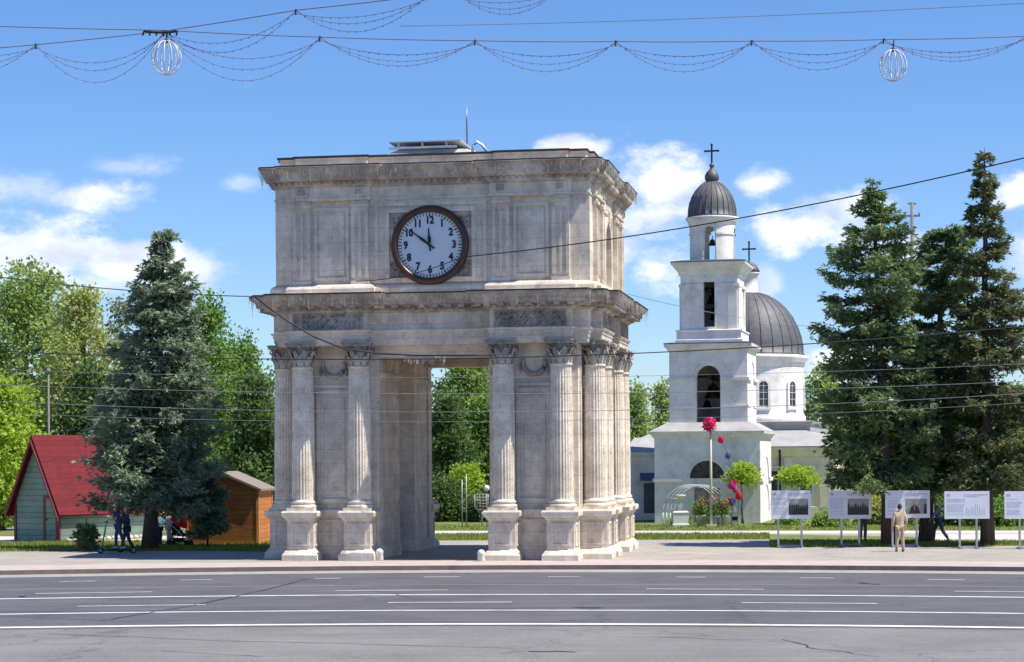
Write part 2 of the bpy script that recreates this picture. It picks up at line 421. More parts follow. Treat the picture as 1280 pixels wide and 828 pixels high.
band('plaza', KY+3.102, 180, 0, M_PAVE, -75, 75, SK, 60, .13)
def stripe(py, wid, x0=-26, x1=26, m=M_PAINT, skew=SK, z=ZR+.008, name='road_marking'):
    y = lineY(py); band(name, y-wid/2, y+wid/2, z, m, x0, x1, skew, 20)
stripe(780.6, .36, skew=-.09, z=ZR+.009); stripe(763.3, .22, skew=-.088); stripe(743.6, .25, skew=-.086)
stripe(731.3, .12, m=M_PAINT2)
def dash(pxa, pxb, py, wid, m=M_PAINT):
    a, b = G(pxa, py, ZR), G(pxb, py, ZR); xm = (a.x+b.x)/2; y = (a.y+b.y)/2-bow(xm)-SK*xm
    band('road_marking', y-wid/2, y+wid/2, ZR+.010, m, a.x, b.x, SK, 6)
for a, b, py in [(485,640,753.5),(928,1095,754.5),(100,255,757.5)]: dash(a, b, py, .14)
for a, b, py in [(420,560,738.5),(808,955,737.0),(48,188,741.5),(1195,1330,740.3)]: dash(a, b, py, .13)
for a, b, py in [(75,118,727.2),(225,265,725.4),(394,426,723.5),(530,575,721.8),(685,725,721.3),(845,882,722),(1000,1042,723),(1160,1205,725.3)]: dash(a, b, py, .12)
def strip(name, pts, z, m):
    return sheet(name, [G(*p).to_2d() for p in pts], z, m)
# lawns and paths behind the plaza
strip('lawn', [(-60,690),(236,688.5),(345,690),(345,675.5),(236,676),(-60,679)], .004, M_GRASS)
strip('path', [(-400,679),(345,675),(345,670),(-400,672)], .006, M_PATH)
strip('lawn', [(-400,671.5),(345,669.6),(345,662),(-400,662)], .004, M_GRASS)
strip('lawn', [(520,676),(962,674.5),(962,667.5),(520,668)], .004, M_GRASS)
strip('path', [(520,667.8),(1500,667),(1500,663.5),(520,664)], .006, M_PATH)
strip('lawn', [(520,663.8),(1500,663.3),(1500,657),(520,657)], .004, M_GRASS)
strip('lawn', [(962,684.5),(1330,682),(1330,677.5),(962,676)], .004, M_GRASS)
strip('lawn', [(962,675.8),(1330,677.3),(1330,674.6),(962,668)], .0045, M_GRASS)
strip('path', [(1165,676.8),(1420,676.8),(1420,668),(1165,668)], .008, M_PATH)
strip('lawn', [(-400,661),(1500,656.6),(1500,620),(-400,620)], .003, M_GRASS)
def tuft_field(name, quads, n, h=.09):
    "grass blades on the lawns near enough to show"
    allv, tint = [], []
    for (a, b, c, d, k) in quads:
        A, B, C, D = [np.array(G(*p)) for p in (a, b, c, d)]
        m = int(n*k); s, t = rng.random((m,1)), rng.random((m,1))
        p = (A*(1-s)+B*s)*(1-t)+(D*(1-s)+C*s)*t
        an = rng.random(m)*2*PI; w_ = np.stack([np.cos(an), np.sin(an), 0*an], 1)*.02
        lean = np.stack([rng.normal(0,.03,m), rng.normal(0,.03,m), h*(.5+rng.random(m))], 1)
        allv.append(np.stack([p-w_, p+w_, p+lean], 1)); tint.append(rng.random(m))
    V = np.concatenate(allv).reshape(-1, 3); k = len(V)//3
    me = bpy.data.meshes.new(name); me.vertices.add(len(V)); me.vertices.foreach_set('co', V.ravel())
    me.loops.add(len(V)); me.loops.foreach_set('vertex_index', np.arange(len(V))); me.polygons.add(k)
    me.polygons.foreach_set('loop_start', np.arange(k)*3); me.update()
    a_ = me.attributes.new('tint', 'FLOAT', 'FACE'); a_.data.foreach_set('value', np.concatenate(tint).astype(np.float32))
    me.materials.append(leaf_mat('grass_blade', (.16,.21,.03), (.38,.42,.10), .4))
    o = link(name, me); return tag(o, None, None, None, 'stuff')
tuft_field('grass', [((-20,690),(236,688.5),(236,676),(-20,679),1),((236,688.5),(345,690),(345,675.5),(236,676),.5),((540,676),(962,674.5),(962,667.5),(540,668),1.4),((962,684.5),(1300,682),(1300,677.5),(962,676),1.3),((540,663.8),(1290,663.3),(1290,657),(540,657),.8)], 9000)

M_TAR = mat('tar_seam', (.06,.06,.065), .6, .3, 5)
def seam(pts, wid, name='tar_seam'):
    "poured tar seam or open crack on the road surface"
    g_ = [G(x, y, ZR) for x, y in pts]; q_ = []
    for a, b in zip(g_, g_[1:]):
        for k in range(5): q_.append(a.lerp(b, k/5)+Vector((rng.normal(0,.03), rng.normal(0,.06), 0)))
    q_.append(g_[-1]); vs = []
    for i, p_ in enumerate(q_):
        t_ = (q_[min(i+1,len(q_)-1)]-q_[max(i-1,0)]).normalized(); n_ = Vector((-t_.y, t_.x, 0)); w_ = wid*(.4+.9*rng.random())
        vs += [(p_+n_*w_)+Vector((0,0,.012)), (p_-n_*w_)+Vector((0,0,.012))]
    o = MB().add(vs, [(2*i, 2*i+1, 2*i+3, 2*i+2) for i in range(len(q_)-1)]).build('road_surface_seam', M_TAR); return tag(o, None, None, None, 'structure')
seam([(128,776),(178,768),(250,756),(330,738),(386,724)], .035)
seam([(60,793),(230,800),(420,805),(640,811)], .02); seam([(660,815),(720,816)], .05); seam([(700,776),(765,775)], .04)
seam([(470,690+95/2+2),(520,748)], .02); seam([(820,797),(930,801)], .02); seam([(980,800),(1020,812),(1100,822)], .018); seam([(200,815),(330,822)], .016)
seam([(1075,729),(1100,731)], .06); seam([(22,746),(30,746.5)], .1)
# ------------------------------------------------------------------ triumphal arch
TH = R(9.5)
S_HI, S_LO, S_ST = (.90,.80,.665), (.72,.635,.525), (.26,.21,.165)
M_STONE = stone_mat('arch_limestone', S_HI, S_LO, S_ST, streak=.5, blot=.4)
M_COLST = stone_mat('column_limestone', (.92,.83,.69), (.70,.62,.505), (.26,.205,.16), False, .5, bmp=.8, pits=True)
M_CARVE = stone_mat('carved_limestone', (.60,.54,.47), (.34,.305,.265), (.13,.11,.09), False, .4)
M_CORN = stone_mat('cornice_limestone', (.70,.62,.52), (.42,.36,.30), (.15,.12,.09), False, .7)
M_DARKM = mat('dark_sheet_metal', (.05,.05,.055), .5, .3, 3, .5)
arch = thing('triumphal_arch', 'grey limestone triumphal arch with sixteen columns and a big round clock', 'arch', (-2.54, 67.8, 0), -TH)
A2 = Matrix.Translation((-2.54, 67.8, 0)) @ Matrix.Rotation(-TH, 4, 'Z')
AD = 8.55
def side(face):
    "mapper from (x along the face, d into the wall, z) for each face of the block"
    if face == 'f': return lambda x, d, z: (x, d, z)
    if face == 'b': return lambda x, d, z: (-x, AD-d, z)
    return None
def frame(mb, T, x0, x1, z0, z1, w_, d, m=0):
    "raised moulding round a rectangle, standing d proud"
    for (a, b, c, e) in ((x0, x1, z1-w_, z1), (x0, x1, z0, z0+w_), (x0, x0+w_, z0+w_, z1-w_), (x1-w_, x1, z0+w_, z1-w_)):
        mb.box(a, b, -d, .02, c, e, m, T)
def faceT(U, V, nx, ny):
    "outer face through (U,V) with outward normal (nx,ny): x runs to the right seen from outside"
    return lambda x, d, z: (U-ny*x-nx*d, V+nx*x-ny*d, z)
# piers
PU0, PU1, PV = 1.9, 4.75, 3.1
for su in (-1, 1):
    for sv in (0, 1):
        mb = MB()
        u0, u1 = sorted((su*PU0, su*PU1)); v0, v1 = (0, PV) if sv == 0 else (AD-PV, AD)
        mb.box(u0, u1, v0, v1, 0, 7.0)
        uc, vc = (u0+u1)/2, (v0+v1)/2
        ny = -1 if sv == 0 else 1
        Tf = faceT(su*3.33, 0 if sv == 0 else AD, 0, ny); Ts = faceT(su*PU1, vc, su, 0)
        Ti = faceT(su*PU0, vc, -su, 0)
        for T, hw in ((Tf, .60), (Ts, .62)):
            frame(mb, T, -hw, hw, 1.85, 5.55, .13, .07)
            mb.box(-hw+.25, hw-.25, -.03, .02, 2.1, 5.3, 0, T)
            mb.box(-.72, .72, -.16, .02, 0, .28, 0, T); mb.box(-.7, .7, -.1, .02, .28, 1.45, 0, T); mb.box(-.74, .74, -.17, .02, 1.45, 1.62, 0, T)
            frame(mb, lambda x, d, z, T=T: T(x, d-.1, z), -.5, .5, .45, 1.3, .1, .05)
            mb.box(-.72, .72, -.05, .02, 5.62, 5.72, 0, T)
            for s in (-1, 1):       # responds behind the columns
                mb.box(s*.955-.3, s*.955+.3, -.06, .02, 1.62, 6.95, 0, T)
        for s in (-1, 1): mb.box(s*1.25-.28, s*1.25+.28, -.06, .02, .4, 6.6, 0, Ti)
        mb.box(-1.6, 1.6, -.1, .02, 0, .4, 0, Ti); mb.box(-1.62, 1.62, -.12, .02, 5.95, 6.12, 0, Ti)
        tag(mb.build('pier', M_STONE, arch), None)
        for T in (Tf, Ts):          # hanging wreath
            w_ = MB()
            pts = [T(.36*math.cos(a), -.07-.02*math.sin(3*a), 6.35+.36*math.sin(a)) for a in [PI*.88+PI*1.24*k/20 for k in range(21)]]
            w_.tube(pts, [.05+.03*math.sin(PI*k/20)+(.015 if k % 2 else 0) for k in range(21)], 7)
            for s in (-1, 1): w_.tube([T(s*.36, -.05, 6.45), T(s*.44, -.05, 6.2), T(s*.42, -.05, 6.0)], [.03,.04,.015], 5)
            w_.build('wreath', M_CARVE, arch)
# lintels and soffit of the passages
mb = MB()
for (a, b, c, d) in ((-PU0, PU0, -.0, 1.0), (-PU0, PU0, AD-1.0, AD)): mb.box(a, b, c, d, 6.6, 7.0)
for su in (-1, 1):
    u0, u1 = sorted((su*(PU1-1.0), su*PU1)); mb.box(u0, u1, PV, AD-PV, 6.6, 7.0)
mb.box(-1.86, 1.86, 1.02, AD-1.02, 6.9, 6.98)
mb.build('passage_lintel', M_STONE, arch)
# pedestals
mb = MB(); sq = lambda a: [(-a,-a),(a,-a),(a,a),(-a,a)]
mb.sweep(sq(.44), [(.15,0),(.15,.17),(.13,.2),(.06,.3),(0,.36),(0,1.28),(.03,1.31),(.08,1.38),(.15,1.43),(.16,1.55),(.13,1.6)])
for (nx, ny) in ((0,-1),(0,1),(1,0),(-1,0)):
    frame(mb, faceT(nx*.44, ny*.44, nx, ny), -.3, .3, .46, 1.2, .07, .035)
ped_me = mb.mesh('pedestal'); ped_me.materials.append(M_STONE)
# column: moulded base and fluted shaft
mb = MB()
mb.sweep(sq(.46), [(0,0),(0,.1)])
mb.lathe([(.46,.1),(.475,.14),(.46,.19),(.41,.2),(.40,.23),(.43,.25),(.435,.28),(.42,.31),(.385,.33),(.38,.36)], seg=28)
def flute(r, a, z): return r-(.022 if int(round(a/(2*PI)*48)) % 2 else 0)
mb.lathe([(.375,.36),(.378,1.0),(.375,1.9),(.362,3.2),(.345,4.2),(.335,4.62)], seg=48, rad=flute, sm=False)
mb.lathe([(.335,4.62),(.365,4.64),(.37,4.68),(.34,4.71)], seg=28)
col_me = mb.mesh('column'); col_me.materials.append(M_COLST)
mb = MB()
mb.lathe([(.31,0),(.315,.3),(.34,.5),(.40,.64),(.40,.66)], seg=20)
ab = []
for k in range(4):
    a = PI/4+k*PI/2
    for da, rr in ((-.12,.62),(.12,.62),(.45,.47),(.785,.43),(1.12,.47)): ab.append((rr*math.cos(a+da), rr*math.sin(a+da)))
mb.sweep(ab, [(-.03,.64),(0,.67),(0,.73),(.03,.74),(.03,.78)])
def leaf(a, z0, h, w0, r0, r1):
    prof = [(0,r0,1),(.4,r0+.03,1.05),(.75,r0+.07,.85),(1,r1,.5),(.9,r1+.04,.2)]
    vs = []
    for (t, r, ww) in prof:
        for k, s in enumerate((-1,0,1)):
            aa = a+s*w0*ww/r; rr = r-(.025 if s else -.012)
            vs.append((rr*math.cos(aa), rr*math.sin(aa), z0+h*t))
    fs = []
    for i in range(len(prof)-1):
        for k in range(2): fs.append((i*3+k, i*3+k+1, i*3+k+4, i*3+k+3))
    mb.add(vs, fs)
for k in range(8):
    leaf(k*PI/4, .02, .30, .115, .345, .46); leaf(k*PI/4+PI/8, .14, .38, .105, .35, .50)
for k in range(4):
    a = PI/4+k*PI/2
    for da in (-.14, .14):
        c = Vector((math.cos(a), math.sin(a), 0)); p = Vector((-math.sin(a), math.cos(a), 0))
        pts = [c*(.33+.02*t)+p*da*(2.2-t*.35)+Vector((0,0,.32+.08*t)) for t in range(4)]
        pts += [c*(.47+.075*math.cos(q))+p*da*.5+Vector((0,0,.565+.07*math.sin(q))) for q in (2.2,1.2,.2,-.9,-2.1,-3.3)]
        mb.tube(pts, .026, 5)
    b = k*PI/2; mb.ball((.46*math.cos(b), .46*math.sin(b), .69), .06, 7, 5)
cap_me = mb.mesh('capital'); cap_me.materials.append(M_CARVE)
COLPOS = []
for u in (-4.27,-2.38,2.38,4.27): COLPOS += [(u,-.45),(u,AD+.45)]
for v in (.75,2.6,AD-2.6,AD-.75): COLPOS += [(-5.2,v),(5.2,v)]
for (u, v) in COLPOS:
    link('pedestal', ped_me, arch, (u, v, 0))
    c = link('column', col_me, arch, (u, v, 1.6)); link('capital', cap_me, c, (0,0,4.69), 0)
# entablature outline with breaks over the column pairs
def quarter():
    return [(-5.53,2.95+.4),(-5.53,.35),(-5.2,.35),(-5.2,-.42),(-4.7,-.42),(-4.7,-.83),(-1.96,-.83),(-1.96,-.5)]
def outline(q):
    q1 = q                                                  # front left going right
    q2 = [(-u, v) for u, v in reversed(q)]                  # front right
    q3 = [(-u, AD-v) for u, v in q]; q4 = [(u, AD-v) for u, v in reversed(q)]
    return q1+q2+q3+q4
q = [(-5.2,3.3),(-5.53,3.3)]+quarter()[1:]
ENT = outline(q)
mb = MB(); mb.sweep(ENT, [(-.1,6.98),(-.1,7.0),(-.08,7.0),(-.08,7.13),(-.05,7.14),(-.05,7.28),(-.02,7.29),(-.02,7.38),(.03,7.41),(.05,7.46)])
mb.build('architrave', M_STONE, arch)
mb = MB(); mb.sweep(ENT, [(-.05,7.46),(-.05,8.02)]); mb.build('frieze', M_STONE, arch)
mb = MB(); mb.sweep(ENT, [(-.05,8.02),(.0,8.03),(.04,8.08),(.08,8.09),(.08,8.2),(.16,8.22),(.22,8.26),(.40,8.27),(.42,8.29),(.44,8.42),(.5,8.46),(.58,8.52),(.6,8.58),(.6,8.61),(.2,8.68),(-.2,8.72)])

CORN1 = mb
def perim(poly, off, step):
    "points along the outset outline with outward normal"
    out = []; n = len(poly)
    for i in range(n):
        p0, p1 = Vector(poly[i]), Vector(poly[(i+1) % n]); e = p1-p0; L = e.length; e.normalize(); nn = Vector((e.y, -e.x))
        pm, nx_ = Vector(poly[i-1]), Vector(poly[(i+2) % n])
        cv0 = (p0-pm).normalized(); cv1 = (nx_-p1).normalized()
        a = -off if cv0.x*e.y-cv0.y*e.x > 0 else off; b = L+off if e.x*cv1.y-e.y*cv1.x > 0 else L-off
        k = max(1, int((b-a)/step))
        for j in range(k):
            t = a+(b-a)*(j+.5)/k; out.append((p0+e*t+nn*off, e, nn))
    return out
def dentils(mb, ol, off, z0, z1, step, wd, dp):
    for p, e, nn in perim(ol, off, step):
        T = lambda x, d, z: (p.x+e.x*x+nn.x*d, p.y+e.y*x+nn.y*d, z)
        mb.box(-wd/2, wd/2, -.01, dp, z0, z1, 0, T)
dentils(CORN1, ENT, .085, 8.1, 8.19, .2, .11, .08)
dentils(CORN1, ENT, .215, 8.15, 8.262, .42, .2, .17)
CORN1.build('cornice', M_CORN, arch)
# carved frieze panels
def relief(mb, T, x0, x1, z0, z1, step=.17):
    x = x0+step/2; k = 0
    while x < x1:
        z = z0+step/2
        while z < z1:
            a = rng.random()*2*PI; r = step*(.33+.12*rng.random())
            pts = [T(x+r*math.cos(a+t), -.015-.01*math.sin(t), z+r*math.sin(a+t)) for t in (0,.8,1.6,2.4,3.2,4.0)]
            mb.tube(pts, [.012,.02,.026,.026,.02,.01], 4)
            mb.box(x-.025, x+.025, -.035, .01, z-.025, z+.025, 0, T)
            z += step
        x += step
def panels(face_pts, z0, z1, hw):
    for T in face_pts:
        mb = MB(); mb.box(-hw, hw, -.01, .02, z0, z1, 1, T); frame(mb, T, -hw-.05, hw+.05, z0-.04, z1+.04, .045, .045)
        relief(mb, T, -hw+.03, hw-.03, z0+.02, z1-.02, .155)
        mb.build('frieze_relief', [M_CARVE, M_CARVE], arch)
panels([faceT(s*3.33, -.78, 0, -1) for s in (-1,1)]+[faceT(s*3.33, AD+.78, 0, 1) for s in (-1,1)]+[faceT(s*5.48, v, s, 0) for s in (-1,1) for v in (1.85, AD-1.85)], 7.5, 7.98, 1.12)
# attic
ATT = [(-5.2,-.3),(5.2,-.3),(5.2,AD+.3),(-5.2,AD+.3)]
q = [(-5.2-.14,AD/2-1.7),(-5.2-.14,.35),(-5.2,.35),(-5.2,-.3),(-4.62,-.3),(-4.62,-.46),(-1.98,-.46),(-1.98,-.3)]
q = [(-5.2,AD/2-1.7)]+q
ATO = outline(q)
mb = MB(); mb.sweep(ATO, [(.16,8.66),(.16,8.83),(.12,8.9),(.05,8.96),(-.02,8.98)]); mb.build('attic_plinth', M_STONE, arch)
mb = MB()
wt = .5
for face, hw, T in (('f',5.2,faceT(0,-.3,0,-1)),('b',5.2,faceT(0,AD+.3,0,1)),('r',AD/2+.3-wt,faceT(5.2,AD/2,1,0)),('l',AD/2+.3-wt,faceT(-5.2,AD/2,-1,0))):
    ops = [] if face in 'fb' else [(0,1.5,9.15,10.5,True)]
    mb.arch_wall(T, -hw, hw, 8.98, 11.72, ops, wt)
    if ops:
        mb.archivolt(T, 0, 10.5, .76, .98, -.07, .02); mb.box(-.98,-.76,-.07,.02,9.0,10.5,0,T); mb.box(.76,.98,-.07,.02,9.0,10.5,0,T)
        frame(mb, T, -1.3, 1.3, 9.0, 11.68, .12, .05); mb.box(-.14,.14,-.14,.02,11.3,11.62,0,T)
mb.build('attic_wall', M_STONE, arch)
for s in (-1, 1):
    mb = MB(); T = faceT(s*5.2, AD/2, s, 0); mb.box(-.85,.85,.38,.5,9.15,11.4,0,T)
    for k in range(-2,3): mb.box(k*.3-.02,k*.3+.02,.33,.38,9.15,11.2,0,T)
    for k in range(1,6): mb.box(-.85,.85,.34,.379,9.15+k*.36-.015,9.15+k*.36+.015,0,T)
    mb.build('niche_window', mat('niche_timber', (.10,.085,.07), .8, .3, 5), arch)
def pilaster(T):
    mb = MB(); hw = .31
    mb.box(-hw, hw, -.15, .05, 8.98, 9.1, 0, T)
    mb.box(-hw+.03, hw-.03, -.1, .05, 9.1, 11.5, 0, T)
    for a, b in ((-hw+.03,-hw+.14),(hw-.14,hw-.03)): mb.box(a, b, -.16, -.09, 9.2, 11.35, 0, T)
    mb.box(-.045,.045,-.15,-.09,9.25,11.3,0,T)
    mb.box(-hw, hw, -.18, .05, 11.5, 11.6, 0, T); mb.box(-hw+.03, hw-.03, -.13, .05, 11.6, 11.715, 0, T)
    mb.build('attic_pilaster', M_STONE, arch)
PIL = [faceT(x, -.3, 0, -1) for x in (-4.28,-2.33,2.33,4.28)]+[faceT(x, AD+.3, 0, 1) for x in (-4.28,-2.33,2.33,4.28)]+[faceT(s*5.2, v, s, 0) for s in (-1,1) for v in (.75,2.25,AD-2.25,AD-.75)]
for T in PIL: pilaster(T)
for T in [faceT(x, y, 0, n) for y, n in ((-.3,-1),(AD+.3,1)) for x in (-3.305,3.305)]:
    mb = MB(); frame(mb, T, -.58, .58, 9.12, 11.5, .1, .05); mb.box(-.42,.42,-.025,.02,9.3,11.3,0,T); mb.build('attic_panel', M_STONE, arch)
for y, n in ((-.3,-1),(AD+.3,1)):
    T = faceT(0, y, 0, n); mb = MB(); frame(mb, T, -1.85, 1.85, 9.0, 11.62, .12, .05); frame(mb, T, -1.5, 1.5, 9.02, 11.42, .14, .085); mb.build('clock_surround', M_STONE, arch)
for y, n in ((-.3,-1),(AD+.3,1)):
    T = faceT(0, y, 0, n)
    for sx in (-1,1):
        for zc in (9.44, 11.0):
            mb = MB(); mb.box(sx*1.05-.29, sx*1.05+.29, -.02, .02, zc-.27, zc+.27, 0, T); relief(mb, lambda x, d, z, T=T, sx=sx: T(x, d-.015, z), sx*1.05-.28, sx*1.05+.28, zc-.26, zc+.26, .15)
            mb.build('spandrel_relief', M_CARVE, arch)
q2 = outline([(-5.2,AD/2-1.7),(-5.34,AD/2-1.7),(-5.34,.35),(-5.2,.35),(-5.2,-.3),(-4.62,-.3),(-4.62,-.46),(-1.98,-.46),(-1.98,-.3)])
mb = MB(); mb.sweep(q2, [(.0,11.72),(.0,11.74),(.03,11.74),(.03,11.8),(.0,11.81),(.0,12.16)]); mb.build('attic_frieze', M_STONE, arch)
for T in PIL:
    mb = MB(); mb.box(-.2,.2,-.2,.05,11.86,12.14,0,T)
    for k in (-1,0,1): mb.box(k*.1-.03,k*.1+.03,-.235,-.195,11.9,12.1,1,T)
    mb.build('frieze_block', [M_STONE, M_CARVE], arch)
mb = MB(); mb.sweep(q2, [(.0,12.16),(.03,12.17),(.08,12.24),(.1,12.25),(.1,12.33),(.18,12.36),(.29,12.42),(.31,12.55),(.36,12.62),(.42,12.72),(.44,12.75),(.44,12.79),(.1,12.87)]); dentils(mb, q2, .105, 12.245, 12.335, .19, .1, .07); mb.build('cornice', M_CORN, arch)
mb = MB(); mb.sweep(q2, [(-.12,12.8),(-.12,13.12),(-.1,13.13)]); mb.build('parapet', M_STONE, arch)
mb = MB(); mb.sweep(q2, [(-.12,13.13),(-.05,13.135),(-.05,13.2),(-.3,13.24)]); mb.build('coping', M_DARKM, arch)
# glazed roof hatch, lightning rod
M_TIN = mat('pale_roof_tin', (.62,.62,.62), .45, .2, 2, .3)
mb = MB()
mb.add([(-1.75,.2,13.2),(1.35,.2,13.2),(1.35,2.6,13.2),(-1.75,2.6,13.2),(-1.15,.5,13.48),(1.0,.5,13.42),(1.0,2.3,13.62),(-1.15,2.3,13.62)],
       [(0,1,5,4),(1,2,6,5),(2,3,7,6),(3,0,4,7),(4,5,6,7)], 0)
mb.box(-1.5,.75,.3,.4,13.45,13.52,0); mb.box(-1.5,.9,.3,2.5,13.66,13.70,0)
for x in (-1.2,-.4,.4): mb.box(x-.03,x+.03,.38,.44,13.5,13.68,0)
mb.tube([(1.25,.4,13.2),(1.3,.4,13.5),(1.42,.4,13.62),(1.6,.4,13.5),(1.75,.4,13.28)], .05, 6)
mb.build('roof_hatch', M_TIN, arch)
mb = MB(); mb.tube([(.86,1.6,13.5),(.86,1.6,14.4),(.86,1.6,15.05)], [.035,.028,.012], 6); mb.build('lightning_rod', mat('grey_steel', (.25,.25,.26), .4, .15, 4, .8), arch)
# ------------------------------------------------------------------ clock (bolted to the attic)
CZ = 10.2
ck = link('clock', None, arch, (0.0, -.42, CZ)); ck.empty_display_size = .3
M_RIM = mat('brown_clock_rim', (.085,.045,.035), .35, .2, 5, .4); M_DIAL = mat('white_clock_dial', (.62,.70,.76), .5, .05, 3); M_BLK = mat('black_clock_paint', (.012,.012,.015), .5, .1, 3)
mb = MB(); mb.lathe([(1.06,-.1),(1.06,.04),(1.08,.1),(1.14,.13),(1.22,.12),(1.28,.05),(1.29,-.02),(1.27,-.1)], seg=64, axis='y'); mb.build('clock_rim', M_RIM, ck)
mb = MB(); mb.lathe([(1.065,-.08),(1.065,.0),(.0001,.0)], seg=64, axis='y', sm=False); mb.build('clock_dial', M_DIAL, ck)
mb = MB()
for k in range(60):
    a = 2*PI*k/60; c_, s_ = math.sin(a), math.cos(a); hw = .021 if k % 5 == 0 else .014; r0 = .93 if k % 5 == 0 else .95
    mb.add([(c_*r+s_*t, -.008, s_*r-c_*t) for r, t in ((r0,-hw),(r0,hw),(1.045,hw),(1.045,-hw))], [(0,1,2,3)])
mb.build('minute_marks', M_BLK, ck)
for h in range(1, 13):
    cu = bpy.data.curves.new('numeral', 'FONT'); cu.body = str(h); cu.size = .30; cu.align_x = 'CENTER'; cu.align_y = 'CENTER'; cu.offset = .012; cu.extrude = .004; cu.resolution_u = 3
    to = bpy.data.objects.new('numeral', cu); COL.objects.link(to)
    me = bpy.data.meshes.new_from_object(to.evaluated_get(bpy.context.evaluated_depsgraph_get()))
    a = 2*PI*h/12; ox, oz = .80*math.sin(a), .80*math.cos(a)
    vs = [(v.co.x*.92+ox, -.014-v.co.z, v.co.y*1.12+oz) for v in me.vertices]; fs = [tuple(p.vertices) for p in me.polygons]
    bpy.data.objects.remove(to); bpy.data.curves.remove(cu); bpy.data.meshes.remove(me)
    mb = MB(); mb.add(vs, fs); mb.build('numeral', M_BLK, ck)
def hand(name, ang, L, wd, y):
    o = [(-.03,-.2),(.03,-.2),(.022,.0),(wd,L*.35),(wd*.45,L*.6),(.012,L),(-.012,L),(-wd*.45,L*.6),(-wd,L*.35),(-.022,0)]
    c_, s_ = math.cos(ang), math.sin(ang)
    mb = MB(); mb.prism([(x*c_+z*s_, -x*s_+z*c_) for x, z in o], lambda x, d, z: (x, y+d, z), -.008, .008); mb.build(name, M_BLK, ck)
hand('hour_hand', R(355.5), .55, .06, -.035); hand('minute_hand', R(307), .84, .05, -.055)
mb = MB(); mb.lathe([(.06,-.08),(.06,.075),(.0001,.08)], seg=14, axis='y'); mb.build('hand_boss', M_BLK, ck)
# ------------------------------------------------------------------ icicle lights hung on the cornices, cable
M_ICE = mat('pale_light_cord', (.50,.47,.42), .6, .25, 8)
def icicles(ol, off, z, label):
    mb = MB(); P_ = perim(ol, off, .13)
    top = [A2 @ Vector((p.x, p.y, z)) for p, e, nn in P_]
    for k, (p, e, nn) in enumerate(P_):
        if rng.random() < .12: continue
        L = .10+.26*rng.random()**1.5+(.25 if rng.random() < .06 else 0)
        a = top[k]; b = a+Vector((rng.normal(0,.015), rng.normal(0,.015), -L))
        mb.tube([a, b], .0065, 3, cap=False)
        for t in (.5, 1.0):
            c = a.lerp(b, t); mb.ball(c, .014, 4, 3)
    for a, b in zip(top, top[1:]+top[:1]):
        if (a-b).length < 1.2: mb.tube([a+Vector((0,0,.05)), b+Vector((0,0,.05))], .026, 4, cap=False, m=1)
    o = mb.build('icicle_light_string', [M_ICE, M_DARKM]); tag(o, label, 'light string', 'icicle light strings on the arch')
icicles(ENT, .615, 8.57, 'pale icicle light string hanging along the lower cornice of the arch, under the clock')
icicles(q2, .455, 12.77, 'pale icicle light string hanging along the topmost cornice of the arch')
# ------------------------------------------------------------------ bell tower
def plaster(name, c, st=(.42,.40,.37), k=.3):
    return stone_mat(name, c, shade(c, .88), st, False, k, .3, bmp=.2)
M_WHITE = plaster('white_plaster', (.93,.88,.84), k=.34); M_CREAM = plaster('cream_plaster', (.92,.82,.60)); M_LEAD = mat('grey_roof_metal', (.12,.12,.13), .6, .25, 3, .25)
M_ROOF2 = mat('pale_grey_roof_metal', (.36,.355,.35), .8, .2, 1.5, 0); M_BRONZE = mat('dark_bell_bronze', (.06,.05,.04), .4, .3, 6, .7); M_GLASS = mat('dark_window_glass', (.03,.035,.045), .12, .3, 3, 0, .6); M_IRON = mat('dark_iron', (.03,.03,.035), .5, .2, 5, .6)
CT = R(13)
tower_c = P(892.5, 600, 105.2); TX, TY = tower_c.x, tower_c.y
tw = thing('bell_tower', 'white tiered bell tower with small ribbed dark dome and cross, pink flower sculpture before it', 'bell tower', (TX, TY, 0), -CT)
def tier(name, hw, z0, z1, ops, t=.45, mt=M_WHITE, extra=None, nop=4):
    mb = MB()
    for k, (nx, ny) in enumerate(((0,-1),(1,0),(0,1),(-1,0))):
        h = hw if k % 2 == 0 else hw-t
        mb.arch_wall(faceT(nx*hw, ny*hw, nx, ny), -h, h, z0, z1, ops if k < nop else [], t)
        if extra: extra(mb, faceT(nx*hw, ny*hw, nx, ny))
    return mb.build(name, mt, tw)
def ledge(name, hw, prof, mt=M_WHITE):
    mb = MB(); mb.sweep(sq(hw), prof); return mb.build(name, mt, tw)
# ground storey
B0 = 2.62
def ex0(mb, T):
    mb.archivolt(T, 0, 2.2, 1.05, 1.22, -.05, .02); mb.box(-B0-.0,-1.22,-.1,.02,2.03,2.2,0,T); mb.box(1.22,B0,-.1,.02,2.03,2.2,0,T)
    mb.archivolt(T, 0, .55, 1.32, 1.42, -.04, .02)
tier('ground_storey', B0, 0, 4.2, [(0,1.75,2.2,2.2,True)], .4, M_WHITE, ex0, 1)
mb = MB(); T = faceT(0,-B0,0,-1); mb.prism([(.87*math.cos(PI*k/14), 2.2+.87*math.sin(PI*k/14)) for k in range(15)], lambda x, d, z: T(x, d, z), .2, .24); mb.build('lunette_window', M_GLASS, tw)
mb = MB()
for a in range(1,6): mb.tube([T(0,.17,2.22), T(.86*math.cos(a*PI/6), .17, 2.2+.86*math.sin(a*PI/6))], .03, 4)
mb.archivolt(T, 0, 2.2, .40, .46, .14, .2); mb.build('lunette_grille', mat('brown_timber', (.12,.08,.06), .6, .2, 5), tw)
mb = MB(); mb.box(-.62,.62,-.04,.03,.02,1.72,0,T)
for x in (-.31,.31): mb.box(x-.24,x+.24,-.07,-.035,.15,1.6,0,T)
mb.build('door', mat('grey_door_paint', (.22,.20,.19), .5, .2, 3), tw)
